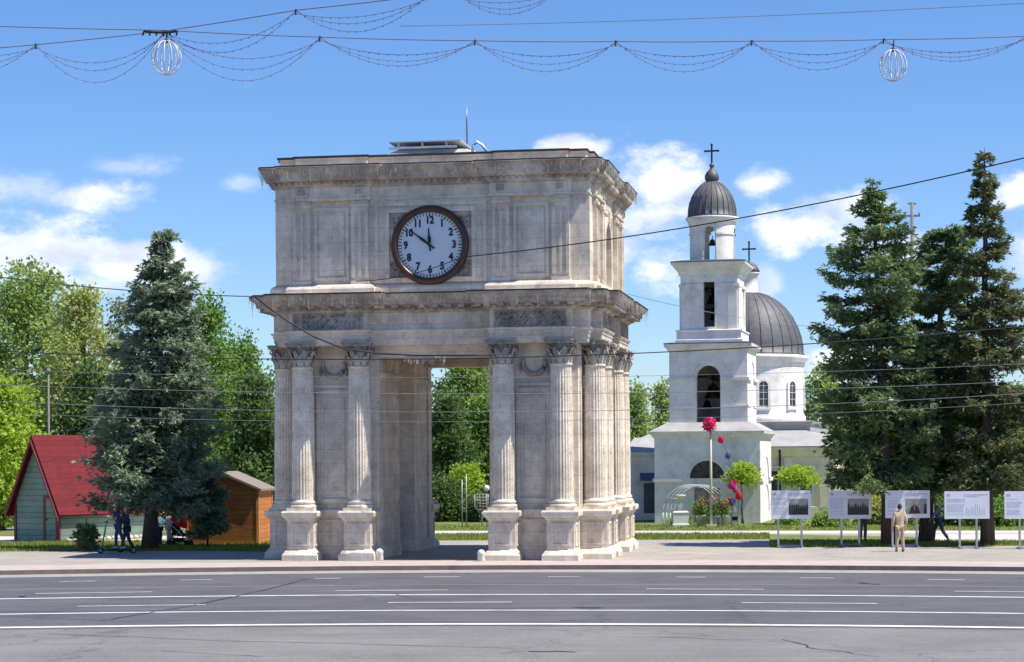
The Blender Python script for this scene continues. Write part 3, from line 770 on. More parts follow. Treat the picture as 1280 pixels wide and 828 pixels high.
mb = MB(); mb.box(1.22,1.5,-.03,.02,.12,.32,0,T); mb.build('vent_grille', M_IRON, tw)
ledge('ledge', B0, [(0,4.2),(.08,4.22),(.1,4.32),(.22,4.4),(.24,4.5),(.2,4.52)])
mb = MB(); mb.add([(-B0-.24,-B0-.24,4.52),(B0+.24,-B0-.24,4.52),(B0+.24,B0+.24,4.52),(-B0-.24,B0+.24,4.52),(-2.05,-2.05,4.98),(2.05,-2.05,4.98),(2.05,2.05,4.98),(-2.05,2.05,4.98)], [(0,1,5,4),(1,2,6,5),(2,3,7,6),(3,0,4,7),(4,5,6,7)]); mb.build('skirt_roof', M_ROOF2, tw)
# first belfry
B1 = 1.95
def ex1(mb, T):
    mb.box(-B1-.08,-.62,-.1,.02,7.05,7.2,0,T); mb.box(.62,B1+.08,-.1,.02,7.05,7.2,0,T); mb.archivolt(T, 0, 7.2, .82, .98, -.05, .02); mb.box(-B1-.04,-.62,-.04,.02,5.75,5.83,0,T); mb.box(.62,B1+.04,-.04,.02,5.75,5.83,0,T)
tier('belfry_wall', B1, 4.98, 8.5, [(0,1.2,4.98,7.2,True)], .4, M_WHITE, ex1, 1)
ledge('ledge', B1, [(0,8.5),(.06,8.52),(.08,8.62),(.22,8.75),(.24,8.88),(.1,8.94),(-.2,8.96)])
mb = MB(); mb.sweep(sq(B1+.245), [(0,8.885),(0,8.93),(-.3,8.98)]); mb.build('ledge_flashing', M_LEAD, tw)
# second belfry
B2 = 1.43
ledge('belfry_plinth', 1.62, [(.06,8.97),(.06,9.1),(0,9.14),(0,9.5),(.05,9.52),(.05,9.58),(-.1,9.62)])
def ex2(mb, T):
    for s in (-1,1): mb.box(s*1.18-.22, s*1.18+.22, -.06, .02, 9.62, 11.9, 0, T)
    mb.box(-B2-.04,-.3,-.09,.02,11.75,11.9,0,T); mb.box(.3,B2+.04,-.09,.02,11.75,11.9,0,T)
tier('belfry_wall', B2, 9.6, 12.42, [(0,.56,9.75,12.0,False)], .35, M_WHITE, ex2, 1)
ledge('ledge', B2, [(0,12.3),(.08,12.33),(.12,12.5),(.34,12.78),(.42,12.86),(.44,12.96),(.4,12.98)])
mb = MB(); mb.sweep(sq(B2+.445), [(0,12.965),(0,13.02),(-.55,13.12)]); mb.build('ledge_flashing', M_LEAD, tw)
def bell(loc, s):
    o = link('bell', None, tw, loc)
    mb = MB(); mb.lathe([(.01,.62),(.16,.6),(.24,.5),(.28,.3),(.36,.1),(.46,0),(.43,.02),(.3,.2),(.2,.45),(.01,.52)], seg=20)
    for i in range(len(mb.v)): v = mb.v[i]; mb.v[i] = (v[0]*s, v[1]*s, v[2]*s)
    mb.tube([(0,0,.6*s),(0,0,.95*s)], .05*s, 6); mb.build('bell_body', M_BRONZE, o)
    mb = MB(); mb.tube([(0,0,.45*s),(0,0,.05*s)], .025*s, 5); mb.ball((0,0,.03*s), .07*s); mb.build('clapper', M_IRON, o)
bell((0,0,6.25), 1.1); bell((-.35,.2,5.75), .6); bell((0,0,11.0), .75); bell((.05,-.1,10.2), .5); bell((0,0,13.95), .5)
for z, h in ((7.35,B1),(11.75,B2),(10.7,B2)): mb = MB(); mb.box(-h+.3,h-.3,-.07,.07,z-.08,z+.08); mb.box(-.06,.06,-h+.3,h-.3,z-.2,z-.078); mb.build('bell_beam', M_IRON, tw)
# round lantern stage with four openings
mb = MB(); SEG = 64; R0, R1 = 1.15, .88
def ltop(a):
    d = min(abs((a-k*PI/2+PI) % (2*PI)-PI) for k in range(5))
    hw = .29/R0*1.0
    return (14.52+math.sqrt(max(0, .29**2-(d*R0)**2)) if d < hw-1e-6 else None)
angs = [2*PI*(k+.5)/SEG for k in range(SEG)]
for i in range(SEG):
    a, b = 2*PI*i/SEG, 2*PI*(i+1)/SEG; t = ltop((a+b)/2); p = lambda r, an, z: (r*math.cos(an), r*math.sin(an), z)
    z0 = 13.05 if t is None else t
    mb.add([p(R0,a,z0),p(R0,b,z0),p(R0,b,15.15),p(R0,a,15.15),p(R1,a,z0),p(R1,b,z0),p(R1,b,15.15),p(R1,a,15.15)], [(0,1,2,3),(5,4,7,6),(0,4,5,1)])
    if t is None:
        for an, j in ((a,i-1),(b,i+1)):
            if ltop(angs[j % SEG]) is not None:
                mb.add([p(R0,an,13.05),p(R1,an,13.05),p(R1,an,14.8),p(R0,an,14.8)], [(0,1,2,3)])
for i in range(SEG):
    a, b = 2*PI*i/SEG, 2*PI*(i+1)/SEG
    if ltop((a+b)/2) is None:
        mb.add([p(r,an,z) for r in (R0-.01,R0+.05) for an in (a,b) for z in (14.42,14.52)], [(2,0,1,3),(4,6,7,5),(0,2,6,4),(3,1,5,7)])
mb.lathe([(R0,14.95),(R0+.05,15.0),(R0+.06,15.1),(R0+.2,15.25),(R0+.2,15.32),(R0,15.36)], seg=48)
mb.build('lantern_stage', M_WHITE, tw)
def dome(parent, prof, z0, nrib, rr, mt, name='dome', c=(0,0)):
    mb = MB(); mb.lathe([(r, z0+z) for r, z in prof], (c[0],c[1],0), 48)
    for k in range(nrib):
        a = 2*PI*(k+.5)/nrib; mb.tube([(c[0]+(r+.005)*math.cos(a), c[1]+(r+.005)*math.sin(a), z0+z) for r, z in prof], rr, 4, cap=False)
    return mb.build(name, mt, parent)
dome(tw, [(1.22,0),(1.24,.08),(1.2,.1),(1.19,.4),(1.13,.75),(1.0,1.1),(.8,1.42),(.55,1.68),(.3,1.82),(.27,1.9)], 15.33, 24, .03, M_LEAD)
mb = MB(); mb.lathe([(.25,17.15),(.36,17.3),(.37,17.45),(.28,17.65),(.12,17.8),(.07,17.88),(.13,17.95),(.12,18.05),(.03,18.12),(.02,18.2)], seg=20); mb.build('finial', M_LEAD, tw)
def cross(parent, z0, h, w_, r, loc=(0,0)):
    mb = MB(); x, y = loc
    mb.box(x-r,x+r,y-r,y+r,z0,z0+h); mb.box(x-w_/2,x+w_/2,y-r+.002,y+r-.002,z0+h*.62,z0+h*.62+2*r)
    for (a, b) in ((0,h),(-w_/2,h*.62+r),(w_/2,h*.62+r)): mb.ball((x+a,y,z0+b), r*1.6, 6, 4)
    return mb.build('cross', M_IRON, parent)
cross(tw, 18.1, .95, .66, .04)
# ------------------------------------------------------------------ low annexes beside the tower
def block(name, label, cat, x0, x1, y0, y1, h, mt, roof, group=None):
    t = thing(name, label, cat, ((x0+x1)/2, (y0+y1)/2, 0), 0, group); hx, hy = (x1-x0)/2, (y1-y0)/2
    mb = MB(); mb.sweep([(-hx,-hy),(hx,-hy),(hx,hy),(-hx,hy)], [(.06,0),(.06,.35),(0,.38),(0,h-.25),(.08,h-.2),(.1,h-.05),(.16,h)]); mb.build('wall', mt, t)
    mb = MB(); e = .2; mb.add([(-hx-e,-hy-e,h+.01),(hx+e,-hy-e,h+.01),(hx+e,hy+e,h+.01),(-hx-e,hy+e,h+.01),(-hx*.55,-hy*.1,h+roof),(hx*.55,-hy*.1,h+roof),(hx*.55,hy*.1,h+roof),(-hx*.55,hy*.1,h+roof)], [(0,1,5,4),(1,2,6,5),(2,3,7,6),(3,0,4,7),(4,5,6,7),(3,2,1,0)]); mb.build('roof', M_ROOF2, t)
    return t, hx, hy
a_, b_ = P(784,600,109).x, P(834,600,109).x
M_GREYW = plaster('grey_cream_plaster', (.92,.86,.75))
t, hx, hy = block('parish_house', 'low grey cream annex with blue door awning left of the bell tower', 'annex', a_, b_, 108, 113, 3.55, M_GREYW, .75)
mb = MB(); T = faceT(0,-hy,0,-1); mb.box(-.25,.35,-.05,.02,.02,1.9,0,T); mb.build('door', mat('dark_door', (.10,.10,.11), .5, .2, 3), t)
mb = MB(); mb.add([T(-.45,-.02,2.45),T(.95,-.02,2.45),T(.95,-.6,2.15),T(-.45,-.6,2.15),T(-.45,-.02,2.4),T(.95,-.02,2.4),T(.95,-.6,2.05),T(-.45,-.6,2.05)], [(0,1,2,3),(7,6,5,4),(3,2,6,7),(0,3,7,4),(1,5,6,2)]); mb.build('awning', mat('blue_awning', (.05,.08,.2), .6, .2, 3), t)
# ------------------------------------------------------------------ cathedral
cx0 = P(938, 560, 128); KX, KY_ = cx0.x, 128.0
kt = thing('cathedral', 'cream and white domed cathedral with large ribbed grey dome, behind the bell tower', 'cathedral', (KX, KY_, 0), -CT)
RD = 3.27
bx0, bx1, by0, by1 = -5.5, 6.2, -14.0, 6.0
mb = MB(); mb.sweep([(bx0,by0),(bx1,by0),(bx1,by1),(bx0,by1)], [(.08,0),(.08,.5),(0,.55),(0,3.2),(.06,3.25),(.1,3.45),(.25,3.6),(.28,3.75),(.2,3.8)]); mb.build('nave_wall', M_CREAM, kt)
mb = MB(); e = .35; mb.add([(bx0-e,by0-e,3.8),(bx1+e,by0-e,3.8),(bx1+e,by1+e,3.8),(bx0-e,by1+e,3.8),(-3.3,by0+4.5,5.15),(3.3,by0+4.5,5.15),(3.3,3,5.15),(-3.3,3,5.15)], [(0,1,5,4),(1,2,6,5),(2,3,7,6),(3,0,4,7),(4,5,6,7),(3,2,1,0)]); mb.build('nave_roof', M_ROOF2, kt)
mb = MB(); mb.sweep([(bx0+2,by0+3),(bx1-1.6,by0+3),(bx1-1.6,2),(bx0+2,2)], [(0,3.9),(0,5.0),(.1,5.05),(.15,5.2),(.0,5.24)]); mb.build('attic_wall', M_ROOF2, kt)
Tk = faceT(0, by0, 0, -1)
for x in (1.0,2.75,4.6):
    o = link('window', None, kt); mb = MB(); mb.box(x-.42,x+.42,-.05,.02,1.1,2.55,0,Tk); mb.build('window_frame', M_WHITE, o)
    mb = MB(); mb.box(x-.3,x+.3,-.075,-.03,1.2,2.45,0,Tk); mb.build('pane', M_GLASS, o)
    mb = MB(); mb.box(x-.55,x+.55,-.14,.02,2.6,2.72,0,Tk); mb.build('window_hood', M_WHITE, o)
for x in (-.9,1.9,3.7,5.6): mb = MB(); mb.box(x-.25,x+.25,-.09,.02,.5,3.2,0,Tk); mb.build('wall_pilaster', M_CREAM, kt)
mb = MB(); mb.tube([Tk(3.2,-.3,3.6),Tk(3.2,-.12,3.3),Tk(3.2,-.12,.1)], .06, 6); mb.build('downpipe', M_IRON, kt)
# drum with arched windows
mb = MB(); SEG = 96; NW = 10
def dtop(a):
    d = abs((a-.2+PI/NW) % (2*PI/NW)-PI/NW); hw = .36/RD
    return d, hw
for i in range(SEG):
    a, b = 2*PI*i/SEG, 2*PI*(i+1)/SEG
    mb.add([p(RD,a,4.6),p(RD,b,4.6),p(RD,b,9.0),p(RD,a,9.0)], [(0,1,2,3)])
mb.lathe([(RD,5.2),(RD+.12,5.22),(RD+.12,5.7),(RD+.03,5.76),(RD,6.0)], seg=64)
mb.lathe([(RD,8.7),(RD+.06,8.75),(RD+.08,8.95),(RD+.28,9.2),(RD+.3,9.36),(RD,9.42)], seg=64)
mb.build('drum', M_WHITE, kt)
for k in range(NW):
    a = -PI/2+.36+2*PI*k/NW; c_, s_ = math.cos(a), math.sin(a)
    Tw = faceT(RD*c_, RD*s_, c_, s_)
    o = link('drum_window', None, kt)
    mb = MB(); mb.prism([(-.27,6.3),(.27,6.3)]+[(.27*math.cos(PI*j/8), 7.5+.27*math.sin(PI*j/8)) for j in range(9)], Tw, -.02, .05); mb.build('pane', M_GLASS, o)
    mb = MB(); mb.archivolt(Tw, 0, 7.5, .275, .44, -.07, .06); mb.box(-.44,-.275,-.07,.06,6.2,7.5,0,Tw); mb.box(.275,.44,-.07,.06,6.2,7.5,0,Tw); mb.box(-.46,.46,-.11,.06,6.08,6.2,0,Tw)
    for z in (6.7,7.1,7.5): mb.box(-.27,.27,-.03,.0,z-.012,z+.012,0,Tw)
    mb.box(-.012,.012,-.028,.0,6.3,7.8,0,Tw); mb.build('window_surround', M_WHITE, o)
dome(kt, [(3.3,0),(3.32,.12),(3.25,.14),(3.24,.6),(3.14,1.15),(2.94,1.75),(2.62,2.4),(2.2,2.95),(1.7,3.4),(1.15,3.72),(.6,3.9),(.5,3.95)], 9.4, 28, .035, M_LEAD)
mb = MB(); mb.lathe([(.62,13.2),(.62,13.35),(.52,13.38),(.5,14.35),(.56,14.4),(.66,14.5),(.64,14.58)], seg=24); mb.build('lantern', M_WHITE, kt)
mb = MB(); mb.lathe([(.66,14.58),(.6,14.8),(.42,15.05),(.14,15.2),(.05,15.3)], seg=24); mb.build('lantern_cap', M_LEAD, kt)
cross(kt, 15.2, 1.25, .72, .045)
# ------------------------------------------------------------------ trees
M_BARK = mat('grey_brown_bark', (.12,.095,.075), .95, .4, 6, bmp=.8, bscale=18, stretch=(1,1,.25))
M_BARKD = mat('dark_spruce_bark', (.09,.065,.055), .95, .4, 7, bmp=.8, bscale=18, stretch=(1,1,.3))
def leaf_object(name, V, tint, m, parent, per=4):
    k = len(V)//per
    me = bpy.data.meshes.new(name); me.vertices.add(len(V)); me.vertices.foreach_set('co', np.ascontiguousarray(V, dtype=np.float32).ravel())
    me.loops.add(len(V)); me.loops.foreach_set('vertex_index', np.arange(len(V), dtype=np.int32)); me.polygons.add(k)
    me.polygons.foreach_set('loop_start', np.arange(k, dtype=np.int32)*per); me.update()
    a_ = me.attributes.new('tint', 'FLOAT', 'FACE'); a_.data.foreach_set('value', np.ascontiguousarray(tint, dtype=np.float32))
    me.materials.append(m); return link(name, me, parent)
def unit(v): return v/np.maximum(np.linalg.norm(v, axis=1, keepdims=True), 1e-9)
def leaf_quads(c, d, nrm, L, Wd):
    "folded-diamond leaves at c pointing along d"
    s = unit(np.cross(d, nrm)); L = L[:,None]; Wd = Wd[:,None]
    return np.stack([c, c+d*L*.45+s*Wd, c+d*L, c+d*L*.45-s*Wd], 1).reshape(-1, 3)
def rand_dirs(n): return unit(rng.normal(size=(n,3)))
def broadleaf(name, label, px, pyb, pytop, halfw_px, Y, m, n=14000, leaf=.2, crown_from=.28, lobes=26, shape='round', trunk=.16, group=None, cat='tree', gap=.0, barkm=None, seed=0, flat=1.0):
    r = np.random.default_rng(seed+int(px*3+Y)); rs = random.Random(seed+int(px))
    b = P(px, 600, Y); top = P(px, pytop, Y); H = top.z; HW = halfw_px/F*Y
    t = thing(name, label, cat, (b.x, Y, 0), 0, group)
    zc0 = H*crown_from
    def prof(u):
        if shape == 'round': return math.sqrt(max(0, 1-(2*u-1)**2))**.8*(1 if u > .5 else .95)
        if shape == 'tall': return (math.sin(PI*min(1, u*.9+.12)))**.6
        if shape == 'column': return min(1, (1-u)*2.2+.12)*min(1, .6+u*2)
        if shape == 'dome': return math.sqrt(max(0, 1-u**2.4))*(.9 if u < .1 else 1)
        return 1
    L = []
    for k in range(lobes):
        u = (k+.5)/lobes; u = min(.96, max(.03, u+rs.uniform(-.05,.05))); a = k*2.4+rs.uniform(-.4,.4)
        rad = HW*prof(u); size = HW*(.30+.16*rs.random())*(.65+.35*prof(u))
        if shape == 'column': size = HW*(.42+.15*rs.random())*(.55+.45*prof(u))
        rr = max(0, rad-size*.75)*(.55+.45*rs.random()) if rs.random() < .8 else rad*.3*rs.random()
        L.append((rr*math.cos(a), rr*math.sin(a), zc0+(H-zc0)*u*.96, size, size*(.75+.5*rs.random())*(1.5 if shape == 'column' else 1)*flat))
    # trunk and limbs
    tb = MB(); tw_ = max(.05, trunk)
    pts = [(0,0,-.05)]; 
    for k in range(1,7): pts.append((rs.uniform(-.06,.06)*HW, rs.uniform(-.06,.06)*HW, H*.8*k/6))
    tb.tube(pts, [tw_*1.35]+[tw_*(1-.85*k/6) for k in range(1,7)], 8)
    for (x, y, z, s, sz) in L[::2]:
        z0 = max(H*.16, min(z-.4*math.hypot(x,y)-.25*s, H*.7)); i = min(5, int(z0/(H*.8)*6)); f = z0/(H*.8)*6-i
        q0 = Vector(pts[i]).lerp(Vector(pts[i+1]), min(1, f)); q1 = Vector((x, y, z)); md = q0.lerp(q1, .5)+Vector((0,0,-.04*H*rs.random()))
        tb.tube([q0, md, q1, q1+Vector((rs.uniform(-.4,.4)*s, rs.uniform(-.4,.4)*s, .6*sz))], [tw_*.42, tw_*.3, tw_*.17, .01], 5)
    tb.build('trunk', barkm or M_BARK, t)
    wts = np.array([l[3]**2*l[4] for l in L])**.75; wts /= wts.sum(); idx = r.choice(len(L), n, p=wts)
    LA = np.array(L)
    # twigs: leaves gather in small sprays so that gaps stay between them
    nt_ = max(40, n//14); tl = r.choice(len(L), nt_, p=wts); d = unit(r.normal(size=(nt_,3))); rad = (.45+.6*r.random(nt_)**.6)[:,None]
    tc_ = LA[tl,:3]+d*rad*np.stack([LA[tl,3],LA[tl,3],LA[tl,4]],1)
    pick = r.integers(0, nt_, n); spread = leaf*1.25
    c = tc_[pick]+r.normal(size=(n,3))*spread*np.array([1,1,.75])
    if gap:
        keep = r.random(n) > gap; c = c[keep]; pick = pick[keep]
    k = len(c); dd = unit(unit(c-np.array([0,0,H*.55]))*.7+r.normal(size=(k,3))*.8+np.array([0,0,-.15])); nn = unit(r.normal(size=(k,3))+np.array([0,0,1.0]))
    sz = leaf*(.7+.6*r.random(k)); V = leaf_quads(c, dd, nn, sz, sz*.36)
    twt = r.random(nt_); lt = r.random(len(L))
    tint = np.clip(.4*twt[pick]+.35*r.random(k)+.25*lt[tl[pick]], 0, 1)
    leaf_object('crown', V, tint, m, t); return t
def spruce(name, label, px, pyg, pytop, prof_px, m, dens=1.0, bare_top=0, seed=1, droop=.35, Y=None, lean=0.0, sprig=.34, gapf=.1, z_first=.9, trunk=.2, whorl=.34, group=None, latf=.36, lowk=.85, cdiv=9, crk=1.0):
    "prof_px: [(py, half width px)...] from top to bottom"
    r = np.random.default_rng(seed); rs = random.Random(seed)
    g = G(px, pyg) if Y is None else Vector((P(px, pyg, Y).x, Y, 0)); Y = g.y; sc = F/Y
    top = P(px, pytop, Y); H = top.z
    pr = sorted([(P(px, y_, Y).z, w_/sc) for y_, w_ in prof_px])
    def rad(z): return float(np.interp(z, [a for a, b in pr], [b for a, b in pr]))
    t = thing(name, label, 'tree', (g.x, Y, 0), 0, group)
    tb = MB(); n = 9; tp = [Vector((lean*k/n+rs.uniform(-.03,.03), rs.uniform(-.03,.03), H*k/n-.03)) for k in range(n+1)]
    tb.tube(tp, [trunk*1.3]+[trunk*(1-k/n)**.8+.012 for k in range(1, n+1)], 9)
    def axis(z):
        k = min(n-1, max(0, int(z/H*n))); return tp[k].lerp(tp[k+1], z/H*n-k)
    C, D, SZ, TI = [], [], [], []
    z = z_first
    while z < H-.12:
        R0 = rad(z); nb = int(rs.choice([5,6,7]) if R0 > .6 else rs.choice([3,4,5])); a0 = rs.random()*6.28
        bare = bare_top and z > bare_top
        for k in range(nb):
            if rs.random() < gapf: continue
            a = a0+2*PI*k/nb+rs.uniform(-.35,.35); L = max(.14, R0*rs.uniform(.62,1.1)-sprig*.5*min(1, R0)); zz = z+rs.uniform(-.14,.14)
            o = axis(min(max(zz, 0), H*.995)); dr = droop*(.5+.8*(1-z/H)); m_ = 7
            pts = []
            for j in range(m_+1):
                s = j/m_; pts.append(o+Vector((math.cos(a)*L*s, math.sin(a)*L*s, L*(-dr*s+(dr*.62+.1)*s*s*s+(.16*s if z > H*.7 else 0)))))
            tb.tube(pts, [max(.008, trunk*.2*(1-.85*j/m_)*(.35+.65*(1-z/H))) for j in range(m_+1)], 4, cap=False)
            if bare and rs.random() < .6:
                cnt = 5
            else: cnt = max(5, int(L/sprig*19*dens))
            pa = np.array([p_[:] for p_ in pts]); bt = rs.random()
            ncl = max(3, cnt//(cdiv if not bare else 2)); sc_ = (np.arange(ncl)+r.random(ncl))/ncl; sc_ = .1+.92*sc_**.8
            ci = r.integers(0, ncl, cnt); latc = r.normal(size=ncl)*.62; latc[-1] *= .15
            s = np.clip(sc_[ci], 0, 1)
            f = s*m_; i = np.minimum(f.astype(int), m_-1); f = (f-i)[:,None]
            base = pa[i]*(1-f)+pa[i+1]*f
            out = np.array([math.cos(a), math.sin(a), 0.]); perp = np.array([-math.sin(a), math.cos(a), 0.])
            lat = latc[ci]; lw = (1-s*.75)*L*latf+.05; cr = min(.16, .05+L*.07)*crk
            base = base+perp*(lat*lw)[:,None]+np.array([0,0,-.05])*np.abs(lat)[:,None]+r.normal(size=(cnt,3))*[cr,cr,cr*.6]
            d = unit(out*(.75)+perp*lat[:,None]*.9+r.normal(size=(cnt,3))*.35+np.array([0,0,-.18]))
            C.append(base); D.append(d); SZ.append(np.full(cnt, sprig)*(.65+.6*r.random(cnt))*(1 if not bare else .6)); ct = r.random(ncl); TI.append(np.clip(bt*.3+.35*ct[ci]+.35*r.random(cnt), 0, 1))
        z += whorl*rs.uniform(.75,1.25)*(float(np.interp(z/H, [.2,.45,.75,.9,1], [lowk,.85,1.05,.7,.4])))
    # leader
    tb.build('trunk', M_BARKD, t)
    C, D, SZ, TI = map(np.concatenate, (C, D, SZ, TI)); k = len(C)
    # every sprig: a flattened fan of five needle-covered twiglets
    Vs, Ts = [], []
    nn = unit(r.normal(size=(k,3))*.6+np.array([0,0,1.])); sd_ = unit(np.cross(D, nn))
    for (al, ln, off) in ((0,1,0),(.65,.72,.12),(-.65,.72,.12),(.9,.5,.42),(-.9,.5,.42)):
        d2 = unit(D*math.cos(al)+sd_*math.sin(al)+r.normal(size=(k,3))*.12); c2 = C+D*(SZ*off)[:,None]
        Vs.append(leaf_quads(c2, d2, unit(r.normal(size=(k,3))*.8+nn), SZ*ln, SZ*.062+.010)); Ts.append(np.clip(TI+r.normal(size=k)*.06, 0, 1))
    leaf_object('crown', np.concatenate(Vs), np.concatenate(Ts), m, t); return t
L_BLUE = leaf_mat('blue_spruce_needles', (.095,.140,.088), (.40,.50,.345), .3, .6)
L_DKS = leaf_mat('dark_spruce_needles', (.065,.115,.055), (.30,.40,.17), .3, .6)
L_BRS = leaf_mat('brownish_spruce_needles', (.062,.090,.042), (.25,.27,.12), .28, .6)
L_LIME = leaf_mat('lime_leaves', (.27,.41,.045), (.55,.68,.11), .55)
L_YEL = leaf_mat('yellow_green_leaves', (.32,.38,.11), (.64,.66,.27), .55)
L_MID = leaf_mat('mid_green_leaves', (.12,.235,.055), (.33,.48,.13), .55)
L_FRESH = leaf_mat('fresh_green_leaves', (.22,.33,.09), (.50,.61,.23), .55)
L_DARK = leaf_mat('dark_green_leaves', (.055,.110,.036), (.19,.28,.085), .4)
L_OLIVE = leaf_mat('olive_grey_leaves', (.18,.22,.11), (.42,.46,.26), .45)
spruce('blue_spruce', 'tall bushy blue spruce between the red roofed cabin and the orange shed', 187, 687, 285, [(283,2),(296,10),(304,16),(312,12),(330,24),(350,37),(395,53),(430,66),(500,78),(540,82),(575,80),(605,76),(630,70)], L_BLUE, 1.5, seed=3, droop=.38, trunk=.26, gapf=.08, z_first=1.9, whorl=.35, sprig=.30, cdiv=20, crk=1.25, lean=.62)
spruce('blue_spruce', 'small dark drooping spruce beside the left end of the orange shed', 260, 684.5, 588, [(586,7),(600,17),(625,24),(646,22)], L_BLUE, 1.9, seed=9, droop=.5, trunk=.035, z_first=.8, whorl=.22, sprig=.28)
spruce('blue_spruce', 'low dark juniper like spruce in front of the red roofed cabin, by the scooter', 109, 689, 646, [(646,4),(655,8),(670,12),(683,7)], L_DKS, 1.8, seed=12, droop=.4, trunk=.05, z_first=.15, whorl=.16, sprig=.24)
spruce('spruce_tree', 'broad spruce with a bare thin top, behind the second display board', 1112, 682, 222, [(222,3),(240,13),(258,22),(275,34),(290,48),(310,60),(345,78),(380,76),(420,80),(470,82),(540,84),(600,80),(628,60)], L_DKS, 1.6, bare_top=13.0, lean=-.55, seed=21, droop=.5, gapf=.2, trunk=.24, z_first=2.6, whorl=.55, latf=.27, sprig=.30, lowk=.45, cdiv=13)
spruce('spruce_tree', 'dense middle spruce of the right hand trio, growing just behind and between its neighbours', 1157, 679, 280, [(280,12),(300,34),(330,48),(370,52),(420,58),(500,66),(590,66),(630,50)], L_DKS, 1.6, seed=22, droop=.5, gapf=.2, trunk=.25, z_first=2.6, whorl=.52, lean=.85, latf=.27, sprig=.30, lowk=.45, cdiv=13)
spruce('spruce_tree', 'tallest slender spruce with a thin pointed top, at the right edge', 1234, 682, 184, [(184,2),(205,9),(232,17),(262,24),(300,34),(340,46),(350,50),(400,60),(450,66),(520,72),(590,72),(628,54)], L_BRS, 1.5, bare_top=0, seed=23, droop=.42, gapf=.24, trunk=.22, z_first=2.6, whorl=.52, latf=.26, sprig=.29, lowk=.45, cdiv=12)
# left background
broadleaf('broadleaf_tree', 'bright lime green tree at the left edge beside the red roofed cabin', 2, 660, 476, 62, 99, L_LIME, 15000, .22, .1, 26, 'dome', .14)
broadleaf('broadleaf_tree', 'dark leaved small tree at the far left edge above the lime green tree', -6, 660, 412, 34, 112, L_DARK, 7000, .2, .2, 16, 'round', .14)
broadleaf('broadleaf_tree', 'large fresh green tree topping the left background', 36, 660, 336, 82, 118, L_FRESH, 20000, .24, .22, 34, 'round', .3, gap=.15)
broadleaf('broadleaf_tree', 'pale yellow green tree with visible dark limbs left of the blue spruce', 104, 660, 352, 62, 112, L_YEL, 15000, .22, .2, 30, 'tall', .26, gap=.2)
broadleaf('broadleaf_tree', 'thin sparse grey green tree showing sky, close left of the blue spruce', 152, 660, 362, 26, 121, L_OLIVE, 2600, .22, .3, 16, 'tall', .12, gap=.2)
broadleaf('poplar_tree', 'upright fresh green poplar right of the blue spruce', 262, 660, 366, 46, 116, L_MID, 13000, .22, .12, 26, 'column', .2)
broadleaf('poplar_tree', 'shorter poplar with feathery side shoots close to the arch left edge', 304, 660, 418, 44, 119, L_MID, 12000, .22, .12, 24, 'column', .18)
broadleaf('broadleaf_tree', 'dark green tree low behind the orange shed, touching the arch', 318, 660, 472, 46, 104, L_DARK, 13000, .2, .08, 24, 'dome', .16)
broadleaf('broadleaf_tree', 'dark green tree behind the red cabin roof ridge', 112, 660, 462, 66, 106, L_DARK, 13000, .21, .08, 26, 'dome', .18)
broadleaf('broadleaf_tree', 'dark green tree behind the blue spruce trunk', 224, 660, 486, 64, 108, L_DARK, 13000, .21, .05, 26, 'dome', .18)
broadleaf('broadleaf_tree', 'mid green tree behind the lower left corner of the arch', 372, 660, 440, 60, 128, L_MID, 12000, .24, .05, 26, 'dome', .2)
# seen through the arch
broadleaf('broadleaf_tree', 'tall light green tree seen through the archway top', 585, 660, 430, 60, 138, L_FRESH, 15000, .24, .3, 28, 'round', .25)
broadleaf('broadleaf_tree', 'dark green tree seen through the archway, left half', 558, 660, 492, 40, 122, L_DARK, 11000, .2, .06, 22, 'dome', .16)
broadleaf('broadleaf_tree', 'mid green tree seen through the archway, right half', 606, 660, 500, 38, 126, L_MID, 11000, .21, .1, 22, 'dome', .16)
broadleaf('bush', 'rounded bright green bush framed by the archway', 582, 660, 582, 28, 112, L_LIME, 5000, .17, .1, 14, 'dome', .05, cat='bush')
broadleaf('bush', 'low dark bush at the foot of the bright bush in the archway', 560, 660, 606, 30, 108, L_DARK, 5000, .17, .02, 14, 'dome', .05, cat='bush')
broadleaf('bush', 'low dark bush in the archway beside the right column', 612, 660, 612, 26, 107, L_DARK, 4500, .17, .02, 14, 'dome', .05, cat='bush')
# between arch and tower, beyond the church
broadleaf('broadleaf_tree', 'pointed light green tree between the arch and the bell tower, nearer the arch', 797, 660, 478, 24, 150, L_FRESH, 7000, .24, .1, 18, 'column', .16)
broadleaf('broadleaf_tree', 'pointed light green tree between the arch and the bell tower, nearer the tower', 829, 660, 482, 24, 152, L_FRESH, 7000, .24, .1, 18, 'column', .16)
broadleaf('broadleaf_tree', 'green tree peeping out between the cathedral drum and the right hand spruces', 1034, 660, 462, 42, 165, L_FRESH, 8000, .27, .15, 22, 'round', .2)
for k, (px, top, hw, Y, mm, lb) in enumerate([(1070,520,50,132,L_DARK,'dark tree right of the cathedral wall, behind the first two display boards'),(1135,500,55,128,L_MID,'mid green tree behind the middle spruce trunk'),(1205,505,55,131,L_DARK,'dark tree between the two right hand spruce trunks'),(1272,490,55,127,L_MID,'mid green tree behind the spruce at the right edge')]):
    broadleaf('broadleaf_tree', lb, px, 660, top, hw, Y, mm, 11000, .22, .05, 24, 'dome', .18)
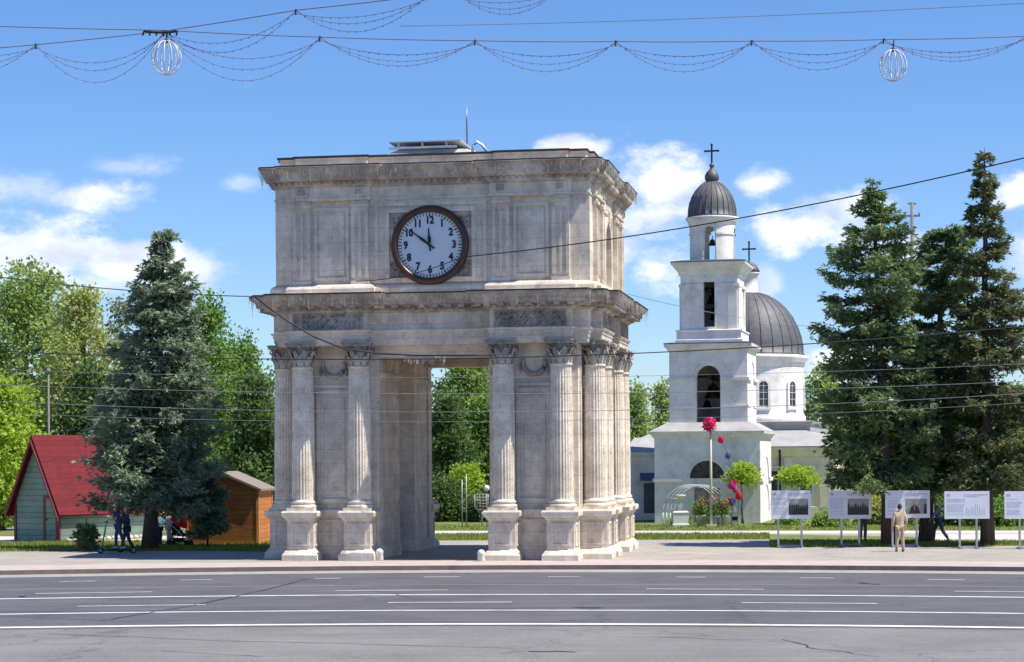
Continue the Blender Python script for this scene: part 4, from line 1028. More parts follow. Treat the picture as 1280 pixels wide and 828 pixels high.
for k, (px, top, hw, Y, mm, lb) in enumerate([(1035,649,24,96,L_MID,'low green shrub on the lawn left of the second display board'),(1092,622,30,99,L_YEL,'yellowish shrub behind the second display board'),(1140,612,32,98,L_MID,'bushy green shrub behind the third display board'),(1200,628,30,96,L_DARK,'dark shrub behind the fourth display board'),(1250,632,34,95,L_MID,'green shrub between the two rightmost display boards'),(1300,630,30,96,L_MID,'green shrub at the right edge of the photo'),(850,653,9,101,L_MID,'tiny low plant left of the pale pole base, by the tower door'),(985,652,16,99,L_MID,'low shrub under the first display board')]):
    broadleaf('shrub', lb, px, 660, top, hw, Y, mm, 1200 if hw < 20 else 4200, .15, .03, 12, 'dome', .03, cat='shrub')
# clipped round-headed trees before the church
broadleaf('clipped_tree', 'small round headed lime tree in front of the bell tower corner', 928, 656, 585, 24, 101, L_LIME, 2600, .14, .80, 12, 'dome', .06, flat=.5)
broadleaf('clipped_tree', 'small round headed lime tree above the first display board', 998, 656, 587, 26, 100, L_LIME, 2800, .14, .80, 12, 'dome', .06, flat=.5)
# ------------------------------------------------------------------ red roofed cabin
g = G(47, 677); CY = g.y
M_GRN = board_mat('grey_green_boards', (.27,.37,.30), .235, .16, .35); M_RED = mat('dark_red_paint', (.20,.03,.035), .55, .2, 4); M_RROOF = board_mat('red_roof_sheets', (.165,.016,.022), .12, .12, .9, 0, .8)
cb = thing('wooden_cabin', 'grey green boarded cabin with a steep red roof beside the blue spruce', 'cabin', (g.x, CY, 0), R(-36))
# local: gable faces -y (rotated towards the left of the viewer); ridge runs along +y
cb.rotation_euler = (0, 0, R(-38))
W2, LN, ZE, ZT = 1.42, 5.0, 1.5, 4.2
mb = MB(); mb.prism([(-W2,0),(W2,0),(W2,ZE+.15),(0,ZT-.12),(-W2,ZE+.15)], lambda x, d, z: (x, d, z), 0, LN); mb.build('wall', M_GRN, cb)
mb = MB()
nx, nz = (ZT-ZE), W2+.55; sl = math.hypot(nx, nz)
for s in (-1, 1):
    e = 1.17; mb.prism([(0,ZT),(s*(W2*e),ZT-(ZT-ZE)*e),(s*(W2*e+.08),ZT-(ZT-ZE)*e+.06),(0,ZT+.16)] if s > 0 else [(0,ZT),(0,ZT+.16),(s*(W2*e+.08),ZT-(ZT-ZE)*e+.06),(s*(W2*e),ZT-(ZT-ZE)*e)], lambda x, d, z: (x, d, z), -.3, LN+.3)
mb.build('roof', M_RROOF, cb)
mb = MB()
for s in (-1, 1):
    e = 1.18; pts = [(0,ZT-.04),(s*W2*e,ZT-(ZT-ZE)*e-.02),(s*(W2*e),ZT-(ZT-ZE)*e-.16),(0,ZT-.2)]
    mb.prism(pts if s < 0 else pts[::-1], lambda x, d, z: (x, d, z), -.36, -.3)
for x in (-W2-.02, W2-.1): mb.box(x, x+.12, -.05, .02, 0, ZE+.1)
mb.build('roof_trim', M_RED, cb)
o = link('door', None, cb); mb = MB(); mb.box(.55,1.2,-.03,.02,.02,1.75); mb.build('door_leaf', M_GRN, o)
mb = MB(); mb.box(.43,.55,-.06,.02,0,1.87); mb.box(1.2,1.32,-.06,.02,0,1.87); mb.box(.55,1.2,-.06,.02,1.75,1.87); mb.build('door_frame', M_RED, o)
mb = MB(); mb.ball((.62,-.06,.9), .04); mb.build('door_knob', M_IRON, o)
mb = MB()
for k in range(16): mb.ball((W2+.15, .3+k*.3, .07), .13, 8, 5, 0, (1,1,.8))
mb.build('edging_stones', mat('whitewashed_stones', (.55,.5,.45), .9, .25, 5), cb)
# ------------------------------------------------------------------ orange shed
g = G(278, 681)
M_ORG = board_mat('orange_boards', (.62,.24,.07), .19, .14, .3)
sh = thing('wooden_shed', 'orange boarded shed with a grey pitched roof left of the arch', 'shed', (g.x, g.y, 0), R(-5))
mb = MB(); W2 = 1.42; mb.prism([(-W2,0),(W2,0),(W2,2.12),(0,2.72),(-W2,2.12)], ident, 0, 2.6); mb.build('wall', M_ORG, sh)
mb = MB()
for s in (-1,1):
    pts = [(0,2.74),(s*(W2+.16),2.07),(s*(W2+.16),2.15),(0,2.84)]; mb.prism(pts if s < 0 else pts[::-1], ident, -.2, 2.8)
mb.build('roof', mat('grey_felt_roof', (.22,.19,.165), .9, .25, 4), sh)
mb = MB()
for x in (-W2-.03,W2-.07): mb.box(x,x+.1,-.04,.06,0,2.1)
mb.box(W2-.05,W2+.03,2.55,2.64,0,2.1); mb.build('corner_board', mat('light_orange_timber', (.52,.25,.09), .7, .2, 5), sh)
# ------------------------------------------------------------------ bollards at the arch foot
M_WST = mat('white_stone', (.68,.66,.62), .8, .12, 5, bmp=.2)
for px, py, lb in ((474.5,700.5,'small white stone bollard at the foot of the left pier'),(601.5,702,'small white stone bollard at the foot of the right pier')):
    g = G(px, py); mb = MB(); mb.lathe([(.12,0),(.125,.02),(.115,.22),(.125,.24),(.12,.3),(.08,.36),(.001,.38)], seg=16)
    tag(mb.build('bollard', M_WST, None, g), lb, 'bollard', 'stone bollards by the arch')
# ------------------------------------------------------------------ display boards
M_BOARD = mat('white_print', (.70,.72,.80), .5, .04, 2); M_ALU = mat('aluminium_post', (.45,.46,.48), .4, .15, 5, .7); M_INK = mat('grey_blue_ink', (.38,.41,.54), .6, .2, 5); M_PIC = mat('grey_photo_print', (.30,.30,.31), .5, .25, 14); M_PICD = mat('dark_photo_print', (.03,.03,.035), .5, .4, 14); M_PICR = mat('skin_red_print', (.45,.16,.15), .5, .2, 9); M_CONC = mat('concrete_foot', (.42,.41,.40), .9, .2, 5)
BO = [(964,1014,613.5,648.5,684.5,1,(973,1002)),(1035.5,1089.5,613.5,648.5,683,2,(1052,1074)),(1107,1162.5,613.5,647.5,684,3,(1116,1146)),(1181,1237,614.5,648.5,686,4,(1200,1221)),(1256,1312,614.5,648.5,686.5,5,(1275,1296))]
BL = ['white display board with a long dark group photograph, leftmost of the row','white display board with a dark group photograph, in front of the bare topped spruce','white display board with a seated figure photograph, being read by the man in beige','white display board without a photograph, between the walker in blue and the right edge','white display board cut by the right edge of the photo']
for (xa, xb, ya, yb, yg, kind, legs), lb in zip(BO, BL):
    xm = (xa+xb)/2; g = G(xm, yg); Y = g.y; A_, B_ = P(xa, ya, Y), P(xb, yb, Y); hw = (B_.x-A_.x)/2; zt, zb = A_.z, B_.z
    t = thing('display_board', lb, 'display board', (g.x, Y, 0), R(-2), 'display boards on the plaza edge')
    ox = P((legs[0]+legs[1])/2, 650, Y).x-g.x; lg = (P(legs[1],650,Y).x-P(legs[0],650,Y).x)/2
    mb = MB(); mb.box(-hw,hw,-.03,.03,zb,zt); mb.build('panel', M_BOARD, t)
    for s in (-1,1):
        mb = MB(); mb.box(ox+s*lg-.035,ox+s*lg+.035,.032,.1,0,zt-.1); mb.box(ox+s*lg-.05,ox+s*lg+.05,-.35,.45,0,.05); mb.build('leg', M_ALU, t)
    mb = MB(); mb.box(ox-lg+.06,ox+lg-.06,.03,.3,.0,.08); mb.build('ballast', M_CONC, t)
    mb = MB(); rr = random.Random(kind)
    H = zt-zb
    def line(x0, x1, z, h):
        x = x0
        while x < x1:
            l = rr.uniform(.03,.09); mb.box(x, min(x+l, x1), -.034, -.029, z, z+h); x += l+.02
    mb.box(-hw+.08,-hw+.2,-.035,-.029,zt-.17,zt-.09); line(-.1,hw-.08,zt-.14,.035); line(-.1,hw*.5,zt-.19,.02)
    z = zt-.28
    while z > zb+.12:
        line(-hw+.08, -hw+.08+rr.uniform(.42,.52)*(1 if kind != 4 else 1.3), z, .018); z -= .05 if rr.random() > .25 else .09
    if kind >= 4:
        for k in range(9): mb.box(-.02+k*.075,.0+k*.075,-.034,-.029,zb+.12,zb+.12+rr.uniform(.2,.42))
    mb.build('printed_text', M_INK, t)
    if kind < 4:
        o = link('photograph', None, t); x0, x1, z0, z1 = -.08, hw-.1, zb+.14, zt-.3
        mb = MB(); mb.box(x0,x1,-.034,-.029,z0,z1); mb.build('photo_print', M_PIC, o)
        mb = MB(); W_ = x1-x0; h = z1-z0
        Tm = lambda x, d, z: (x, d, z)
        if kind < 3:
            mb.box(x0,x1,-.037,-.033,z0,z0+h*.38)
            for k in range(9):
                cx = x0+W_*(k+.5)/9; hh = h*rr.uniform(.5,.72); mb.prism([(cx-W_*.05,z0+h*.37),(cx+W_*.05,z0+h*.37),(cx+W_*.045,z0+hh),(cx-W_*.045,z0+hh)], Tm, -.037,-.033); mb.prism([(cx+W_*.028*math.cos(2*PI*j/8), z0+hh+h*.06+W_*.03*math.sin(2*PI*j/8)) for j in range(8)], Tm, -.037,-.033)
            mb.build('photo_figures', M_PICD, o)
        else:
            cx = x0+W_*.42; mb.prism([(cx-W_*.27,z0+.02),(cx+W_*.27,z0+.02),(cx+W_*.16,z0+h*.45),(cx+.02,z0+h*.62),(cx-.02,z0+h*.62),(cx-W_*.16,z0+h*.45)], Tm, -.037,-.033)
            mb.prism([(x1-.13,z0+.02),(x1-.02,z0+.02),(x1-.03,z0+h*.7),(x1-.1,z0+h*.62)], Tm, -.037,-.033); mb.build('photo_figures', M_PICD, o)
            mb = MB(); mb.prism([(cx+.05*math.cos(2*PI*j/10), z0+h*.72+.07*math.sin(2*PI*j/10)) for j in range(10)], Tm, -.037,-.033); mb.prism([(cx-.02,z0+h*.25),(cx+.03,z0+h*.25),(cx+.015,z0+h*.56),(cx-.015,z0+h*.56)], Tm, -.04,-.0365); mb.build('photo_face', M_PICR, o)
# ------------------------------------------------------------------ things before the church
g = G(850.5, 658)
t = thing('garden_urn', 'white urn with spreading bowl on a square pedestal left of the tower door', 'urn', g)
mb = MB(); mb.sweep(sq(.36), [(.04,0),(.04,.1),(0,.13),(0,.62),(.03,.66),(-.05,.72)]); mb.build('pedestal', M_WST, t)
mb = MB(); mb.lathe([(.2,.71),(.13,.78),(.1,.86),(.17,.98),(.2,1.08),(.12,1.2),(.09,1.28),(.2,1.36),(.34,1.42),(.36,1.47),(.3,1.48),(.1,1.44)], seg=20); mb.build('bowl', M_WST, t)
M_POLE = mat('cream_pole', (.55,.53,.42), .5, .1, 3); M_PINK = mat('hot_pink_petal', (.70,.015,.14), .5, .2, 8); M_REDP = mat('red_petal', (.62,.02,.03), .5, .2, 8); M_VIO = mat('violet_petal', (.16,.12,.42), .5, .2, 8); M_MAG = mat('magenta_petal', (.62,.05,.32), .5, .2, 8)
def flower(parent, c, r, m, name='flower_head'):
    mb = MB()
    mb.ball(c, r*.55, 10, 7); c0 = Vector(c)
    for i in range(46):
        zz = 1-2*(i+.5)/46; an = i*2.39996; q = math.sqrt(1-zz*zz); ax = Vector((q*math.cos(an), q*math.sin(an), zz)); tn = ax.cross(Vector((.3,.2,1))).normalized(); bn = ax.cross(tn)
        p0, p1 = c0+ax*r*.5, c0+ax*r*(.9+.12*math.sin(i*1.7)); w_ = r*.27
        mb.add([p0, p0.lerp(p1,.55)+tn*w_+bn*w_*.3, p1, p0.lerp(p1,.55)-tn*w_-bn*w_*.3, p0.lerp(p1,.5)+bn*w_*.5], [(0,1,4),(1,2,4),(2,3,4),(3,0,4),(0,3,2,1)])
    return mb.build(name, m, parent)
gY = G(889, 658).y-.3; g = Vector((P(889,650,gY).x, gY, 0))
fs_ = thing('flower_sculpture', 'giant pink flower on a tall cream pole with smaller flower heads trailing from it', 'sculpture', g)
zt = P(887.5,531,gY).z
mb = MB(); mb.tube([(0,0,0),(0,0,zt)], [.07,.05], 8); mb.box(-.25,.25,-.25,.25,0,.1); mb.build('pole', M_POLE, fs_)
flower(fs_, (-.05,-.1,zt), .42, M_PINK)
FL = [(901.5,550,.2,M_PINK),(910.5,570,.19,M_VIO),(915,607,.24,M_MAG),(919.5,613,.18,M_MAG),(924,620.5,.22,M_REDP),(915.5,628,.22,M_VIO),(919,602,.12,M_REDP)]
for px, py, r_, m_ in FL:
    q_ = P(px, py, gY)-g; flower(fs_, (q_.x, 0.05, q_.z), r_, m_)
mb = MB(); pts = [P(x, y, gY)-g for x, y in ((887.5,531),(896,540),(901.5,550),(907,560),(910.5,570),(914,585),(918,600),(922,614),(924,625),(923,640),(922,657))]; mb.tube([(p_.x,.16,max(0,p_.z)) for p_ in pts], .016, 5)
q_ = P(915.5,628,gY)-g; mb.tube([(q_.x,.13,q_.z),(q_.x-.03,.13,0)], .016, 5); mb.build('flower_wire', mat('thin_green_wire', (.10,.14,.09), .5, .2, 4), fs_)
# white hoop pergola
hp = thing('hoop_pergola', 'white metal hoop pergola arching over the bell tower entrance path', 'pergola', Vector((P(878,650,100.5).x, 100.6, 0)))
mb = MB()
for k in range(4):
    y = k*.45; c0 = -.15*k; mb.tube([(c0+1.35*math.cos(a), y, .55+1.35*math.sin(a)) for a in [PI*j/18 for j in range(19)]], .017, 5)
    for s in (-1,1): mb.tube([(c0+s*1.35,y,.55),(c0+s*1.35,y,0)], .022, 5)
mb.build('hoop', mat('white_metal', (.75,.75,.75), .4, .05, 3), hp)
mb = MB()
for a in (.5,1.1,PI/2,2.0,2.6): mb.tube([(1.35*math.cos(a),0,.55+1.35*math.sin(a)),(1.35*math.cos(a)-.45,1.35,.55+1.35*math.sin(a))], .015, 4)
mb.build('purlin', mat('white_metal', (.75,.75,.75)), hp)
PL = [(876,657.5,.24,'white flower pot with reddish flowers left of the pale pole',M_WST,M_REDP),(893,658,.28,'grey blue flower pot with purple flowers at the pale pole foot',mat('blue_grey_pot', (.22,.26,.34), .6, .2, 4),M_MAG),(906,657.5,.2,'slim white flower pot with reddish stems right of the pale pole',M_WST,M_REDP)]
for px, py, r_, lb, pm, fm in PL:
    g = G(px, py); t = thing('flower_pot', lb, 'flower pot', g, 0, 'flower pots by the tower door')
    mb = MB(); mb.lathe([(r_*.7,0),(r_,.42),(r_*1.06,.44),(r_*1.05,.5),(r_*.9,.5),(r_*.88,.44),(.001,.43)], seg=16); mb.build('pot', pm, t)
    n_ = 500; c_ = rng.normal(size=(n_,3))*[r_*.7,r_*.7,.22]+[0,0,.8]; d_ = rand_dirs(n_); s_ = np.full(n_,.12)
    leaf_object('leaves', leaf_quads(c_, d_, rand_dirs(n_), s_, s_*.35), rng.random(n_), L_MID, t)
    mb = MB()
    for k in range(14): c = (rng.normal(0,r_*.7), rng.normal(0,r_*.7), .85+abs(rng.normal(0,.25))); mb.ball(c, .055, 6, 4); mb.tube([c,(c[0]*.4,c[1]*.4,.45)], .01, 3)
    mb.build('blossoms', fm, t)
# ------------------------------------------------------------------ lamp posts, masts, post seen in the archway
M_GALV = mat('galvanised_post', (.32,.33,.31), .5, .15, 4, .5); M_CONP = mat('concrete_mast', (.20,.19,.19), .9, .2, 3)
q_ = P(60.5,466,96); t = thing('lamp_post', 'thin pale lamp post rising behind the red roofed cabin', 'lamp post', (q_.x,96,0))
mb = MB(); mb.tube([(0,0,0),(0,0,1.2),(0,0,q_.z)], [.08,.055,.04], 8); mb.build('pole', M_CONP, t)
mb = MB(); mb.lathe([(.05,0),(.12,.05),(.1,.16),(.01,.2)], (0,0,q_.z), 10); mb.build('lamp_head', M_CONP, t)
q_ = P(1140,253,118); t = thing('utility_mast', 'grey mast with a crossarm standing up behind the spruce tops', 'mast', (q_.x,118,0))
mb = MB(); mb.tube([(0,0,0),(0,0,q_.z)], [.17,.095], 8); mb.build('pole', M_CONP, t)
mb = MB(); z = P(1140,270,118).z; mb.box(-.45,.45,-.06,.06,z-.05,z+.05); mb.box(-.22,.22,-.06,.06,q_.z-.12,q_.z-.04)
for x in (-.4,.4): mb.tube([(x,0,z+.05),(x,0,z+.22)], [.05,.03], 6)
mb.build('crossarm', M_CONP, t)
g = G(580.5, 660.5); z = P(580,597,g.y).z; t = thing('twin_post', 'pair of thin pale posts standing on the lawn in the archway', 'post', g)
for x in (-.1,.1):
    mb = MB(); mb.tube([(x,0,0),(x,0,z+(.15 if x > 0 else -.1))], .03, 6); mb.build('post', M_GALV, t)
mb = MB(); mb.box(-.1,.1,-.015,.015,.9,.95); mb.box(-.1,.1,-.015,.015,z-.3,z-.25); mb.build('rung', M_GALV, t)
g = G(602, 659); t = thing('park_lamp', 'park lamp with white ball and pale net basket beside the right column of the archway', 'lamp', g); z0, z1 = P(600,641,g.y).z, P(600,618,g.y).z
mb = MB(); mb.tube([(.02,0,0),(.02,0,z0+.1)], .03, 6); mb.tube([(.25,0,0),(.25,0,P(609,613,g.y).z)], .025, 6); mb.build('pole', M_GALV, t)
mb = MB(); mb.ball((.25,0,P(609,610.5,g.y).z), .15, 12, 8); mb.build('globe', M_WST, t)
mb = MB()
for k in range(14):
    a = 2*PI*k/14; mb.tube([(.1*math.cos(a),.1*math.sin(a),z0),(.32*math.cos(a),.3*math.sin(a),z0+.25),(.35*math.cos(a),.33*math.sin(a),z1)], .014, 4)
for k in range(6):
    zz = z0+.15+(z1-z0-.15)*k/5; rr_ = .25+.1*min(1,k/2); mb.tube([(rr_*math.cos(2*PI*j/16),rr_*.95*math.sin(2*PI*j/16),zz) for j in range(17)], .012, 4, cap=False)
mb.build('net_basket', M_GALV, t)
# ------------------------------------------------------------------ overhead cables, festoons, globes
M_WIRE = mat('black_cable', (.02,.02,.025), .6, .2, 3); M_WIREG = mat('grey_cable', (.20,.21,.23), .6, .2, 3); M_PUR = mat('faded_cable', (.16,.14,.20), .6, .2, 3); M_WHT = mat('white_metal', (.75,.75,.75))
def sag(a, b, s, n=16):
    a, b = Vector(a), Vector(b); return [a.lerp(b, k/n)-Vector((0,0,s*4*(k/n)*(1-k/n))) for k in range(n+1)]
def cable(label, pts, r=.012, m=M_WIRE, group=None, name='overhead_cable'):
    mb = MB(); mb.tube(pts, r, 5); o = mb.build(name, m); return tag(o, label, 'cable', group)
YF = 45.0
N = [(-120,62),(45,56),(205,40),(400,46.5),(594,51),(770,52),(940,51.5),(1105,49.5),(1283,45.5),(1450,42)]
nodesA = [P(x, y, YF) for x, y in N]
def chain(pp, s): 
    out = []
    for a, b in zip(pp, pp[1:]): out += sag(a, b, s, 6)[(1 if out else 0):]
    return out
cable('dark main cable carrying the light festoons across the top of the view', chain([P(-60,31,YF), P(205,38,YF)]+nodesA[3:], .015), .011, M_PUR)
YB = lambda k: YF+.15-3.0*k
nodesB = [P(-60,64,YF+.1), P(45,56,YF+.1), P(205,39,YF+.1), P(370,13,43.5), P(535,-6,42), P(700,-30,40.5)]
cable('second dark cable climbing from the left edge over the left globe out of the top', chain(nodesB, .01), .011, M_PUR)
cable('faint thin wire running from the light festoons to the upper right corner', sag(P(500,33,50), P(1340,1,42), .08), .007, M_WIREG)
def festoon(label, a, b, depths, dot=True):
    mb = MB()
    for k, d in enumerate(depths):
        pts = sag(a+Vector((0,.03*k,-.03*k)), b+Vector((0,.03*k,-.03*k)), d, 14); mb.tube(pts, .0055, 4, cap=False)
        L = (b-a).length; n = int(L/.20)
        for j in range(n+1):
            t = j/n; p_ = a.lerp(b, t)-Vector((0,-.03*k,.03*k+d*4*t*(1-t))); mb.ball(p_-Vector((0,0,.016)), .013, 4, 3)
    for e in (a, b): mb.ball(e, .03, 6, 4); mb.tube([e+Vector((0,0,.03)), e-Vector((.02,0,.10))], .014, 4)
    return tag(mb.build('light_festoon', M_PUR), label, 'light festoon', 'festoons of dotted light cords')
s = F/YF
place = ['swag cut by the left edge','swag just left of the left globe','swag just right of the left globe','third swag of the main cable counted from the left globe','swag above the right half of the clock arch','swag between the arch and the church tower top','swag over the bell tower dome','swag just right of the right globe','swag leaving at the right edge']
dep = [(34,22,10),(55,38,26),(58,42,26),(34,26,16),(38,27,15),(38,27,15),(37,26,14),(29,22,14),(25,18,10)]
lab = ['light festoon of dotted cords cut by the left edge, under the two joined cables','light festoon of dotted cords hanging just left of the left wire globe','deep light festoon of dotted cords hanging just right of the left wire globe','light festoon of dotted cords above the left half of the arch','light festoon of dotted cords above the lightning rod and right half of the arch','light festoon of dotted cords over the gap between arch and bell tower','light festoon of dotted cords left of the right globe, over the tall church dome','light festoon of dotted cords just right of the right wire globe','light festoon of dotted cords leaving at the right edge']
for i in range(len(N)-1):
    if i == 8: continue
    festoon(lab[i], nodesA[i], nodesA[i+1], [d_/s for d_ in dep[i]])
festoon('light festoon of dotted cords on the climbing cable, left of the top edge crossing', nodesB[2], nodesB[3], [38/s, 24/s])
festoon('shallow light festoon of dotted cords on the climbing cable, where it crosses the top edge', nodesB[3], nodesB[4], [34/s, 22/s, 12/s])
festoon('light festoon of dotted cords dipping in from the top edge, middle of the photo', P(574,-6,YF-3), P(700,-14,YF-3), [26/s, 18/s, 8/s])
def globe(label, px, py, rp, top):
    c = P(px, py, YF); r_ = rp/s; t = thing('wire_globe', label, 'hanging ornament', c, 0, 'wire globes hung under the festoons')
    mb = MB()
    for k in range(6):
        a = PI*k/6; mb.tube([(r_*math.cos(q_)*math.cos(a), r_*math.cos(q_)*math.sin(a), r_*1.15*math.sin(q_)) for q_ in [2*PI*j/24 for j in range(25)]], .012, 4, cap=False)
    mb.build('globe_ring', mat('pale_grey_tube', (.60,.60,.62), .4, .1, 4), t)
    mb = MB(); mb.tube([(0,0,r_*1.15),(.02,0,P(px, top, YF).z-c.z)], .016, 5); mb.ball((0,0,r_*1.15), .05, 8, 5); mb.build('hanger', M_WIRE, t)
globe('pale wire globe hanging under the cable junction on the left', 208, 72.5, 18.5, 41); globe('pale wire globe hanging under the cable on the right', 1116.5, 82, 17, 50)
mb = MB(); a = P(180,39,YF-.02); b = P(222,39,YF-.02); mb.tube(sag(a, b, .03), .03, 6); 
for k in range(6): q_ = a.lerp(b, k/5); mb.tube([q_, q_-Vector((.03,0,.1))], .02, 5)
tag(mb.build('cable_clamp', M_WIRE), 'dark clamp bundle joining two cables above the left wire globe', 'cable clamp')
# wire tied to the arch front, and its loose end across the cornice corner
front = lambda u, z, v=-1.0: A2 @ Vector((u, v, z))
cable('dark cable rising from the clock face to the upper right corner across the church dome', sag(front(1.1,9.75,-.75), P(1300,193,52), .3), .018)
cable('slack dark cable crossing below the clock face', sag(front(-2.4,9.05,-.75), front(1.1,9.75,-.75), .18), .014)
cp = [P(318,371,66.3), P(335,384,66.0), P(360,402,66.0), P(392,421,66.0), P(430,436,66.0), P(470,442,66.1), P(520,444.5,66.1), P(575,444.5,66.0), P(618,443.5,65.8)]
cable('sagging dark cable looped from the cornice corner to the passage top of the arch', cp, .028)
mb = MB()
for k in range(40):
    t = rng.random(); q_ = P(505+55*t, 444.5, 66.1); mb.tube([q_, q_+Vector((rng.normal(0,.04), 0, -.05-.3*rng.random()))], .012, 4, cap=False)
tag(mb.build('light_tangle', M_ICE), 'tangle of pale light cord hanging at the passage top of the arch', 'light string')
cable('dark cable from the left edge to the cornice corner of the arch', sag(P(-20,344,64), P(318,371,66.2), .12), .016)
TR = [('thick dark wire crossing in front of the arch, highest of the level set', (-60,436),(640,447),(1340,402), .015, M_WIRE, 57),
      ('thin grey wire second highest of the level set', (-60,460),(640,472),(1340,452), .006, M_WIREG, 58),
      ('grey wire third in the level set, crossing the column shafts', (-60,479),(640,492.5),(1340,474), .008, M_WIREG, 59),
      ('grey wire fourth in the level set, crossing the column shafts', (-60,499),(640,515),(1340,488), .008, M_WIREG, 60),
      ('thin grey wire lowest of the level set', (-60,514),(640,527),(1340,500), .006, M_WIREG, 61)]
for lb, a, b, c, r_, m_, Y in TR:
    A_, B_, C_ = P(*a, Y), P(*b, Y), P(*c, Y); pts = []
    for k in range(25):
        t = k/24; pts.append(A_*(1-t)*(1-2*t)+B_*4*t*(1-t)+C_*t*(2*t-1))
    cable(lb, pts, r_, m_, 'level wires over the road')
cable('pale slack wire from the arch cornice corner to the bell tower waist', sag(P(785,368,78), P(1010,408,96), .15), .012, M_WIREG)
# ------------------------------------------------------------------ people
def skin_geo(J, E, root, sub=2):
    "continuous surface grown round a skeleton -> (verts, faces)"
    names = list(J); me = bpy.data.meshes.new('skeleton')
    me.from_pydata([J[n][0] for n in names], [(names.index(a), names.index(b)) for a, b in E], [])
    o = bpy.data.objects.new('skeleton', me); COL.objects.link(o)
    md = o.modifiers.new('skin', 'SKIN'); md.use_smooth_shade = True
    if not me.skin_vertices: me.skin_vertices.new()
    for i, n in enumerate(names):
        r = J[n][1]; me.skin_vertices[0].data[i].radius = r if hasattr(r, '__len__') else (r, r)
        me.skin_vertices[0].data[i].use_root = (n == root)
    ss = o.modifiers.new('sub', 'SUBSURF'); ss.levels = sub; ss.render_levels = sub
    dg = bpy.context.evaluated_depsgraph_get(); ev = o.evaluated_get(dg); m2 = ev.to_mesh()
    V = [tuple(v.co) for v in m2.vertices]; Fc = [tuple(p_.vertices) for p_ in m2.polygons]
    ev.to_mesh_clear(); bpy.data.objects.remove(o); bpy.data.meshes.remove(me)
    return V, Fc
M_SKIN = mat('skin', (.50,.30,.21), .55, .08, 8); M_EYE = mat('eye_dark', (.03,.025,.02), .3, .1, 5); M_LIP = mat('lip', (.38,.14,.12), .5, .1, 5)
def head_geo(mb, c, h, yaw=0, pitch=0):
    "head about .23 m high with brow, nose, chin, ears, eyes and mouth; faces -y"
    M_ = Matrix.Translation(c) @ Matrix.Rotation(yaw, 4, 'Z') @ Matrix.Rotation(pitch, 4, 'X'); k = h/.23
    n0 = len(mb.v); mb.ball((0,0,0), .1, 18, 14)
    for i in range(n0, len(mb.v)):
        x, y, z = mb.v[i]; zz = z/.1
        wx = .76*(1-.22*max(0,-zz)**1.5); wy = .95-.1*max(0,-zz)
        y2 = y*wy; x2 = x*wx; z2 = z*1.15
        if y < 0 and -.75 < zz < .1 and abs(x) < .022: y2 -= .012*(1-abs(x)/.022)
        if y < 0 and zz < -.7 and abs(x) < .04: y2 -= .01
        mb.v[i] = (x2, y2, z2)
    mb.tube([(0,-.088,.012),(0,-.108,-.018),(0,-.113,-.032),(0,-.092,-.04)], [.008,.013,.016,.01], 6)
    for s in (-1,1):
        mb.ball((s*.078,.005,-.005), .026, 8, 6, 0, (.4,.75,1.15)); mb.ball((s*.03,-.083,.006), .0105, 8, 6, 1, (1.2,.7,.7)); mb.tube([(s*.015,-.091,.026),(s*.045,-.083,.026)], .005, 4, 1)
    mb.tube([(-.024,-.086,-.062),(0,-.093,-.06),(.024,-.086,-.062)], .006, 5, 2)
    for i in range(n0, len(mb.v)):
        v = M_ @ (Vector(mb.v[i])*k); mb.v[i] = tuple(v)
    return M_, k
def hand_geo(mb, w_, d, side, curl=.5, up=Vector((0,0,1))):
    "palm, four unequal fingers and a thumb, from wrist w_ in direction d"
    d = d.normalized(); s = d.cross(up); s = (s if s.length > .1 else Vector((1,0,0))).normalized()*side; n = s.cross(d)
    mb.tube([w_, w_+d*.04, w_+d*.085], [.024,.03,.028], 8)
    for i, (o, L) in enumerate(((-.024,.062),(-.008,.073),(.008,.07),(.023,.055))):
        b = w_+d*.08+s*o; q1 = b+(d*math.cos(curl*.6)-n*math.sin(curl*.6)*side)*L*.5; q2 = q1+(d*math.cos(curl*1.6)-n*math.sin(curl*1.6)*side)*L*.5; mb.tube([b, q1, q2], [.0095,.009,.0075], 6)
    b = w_+d*.03-s*.026; mb.tube([b, b+(d*.6-s*.8)*.035, b+(d*.9-s*.8)*.06], [.012,.011,.008], 6)
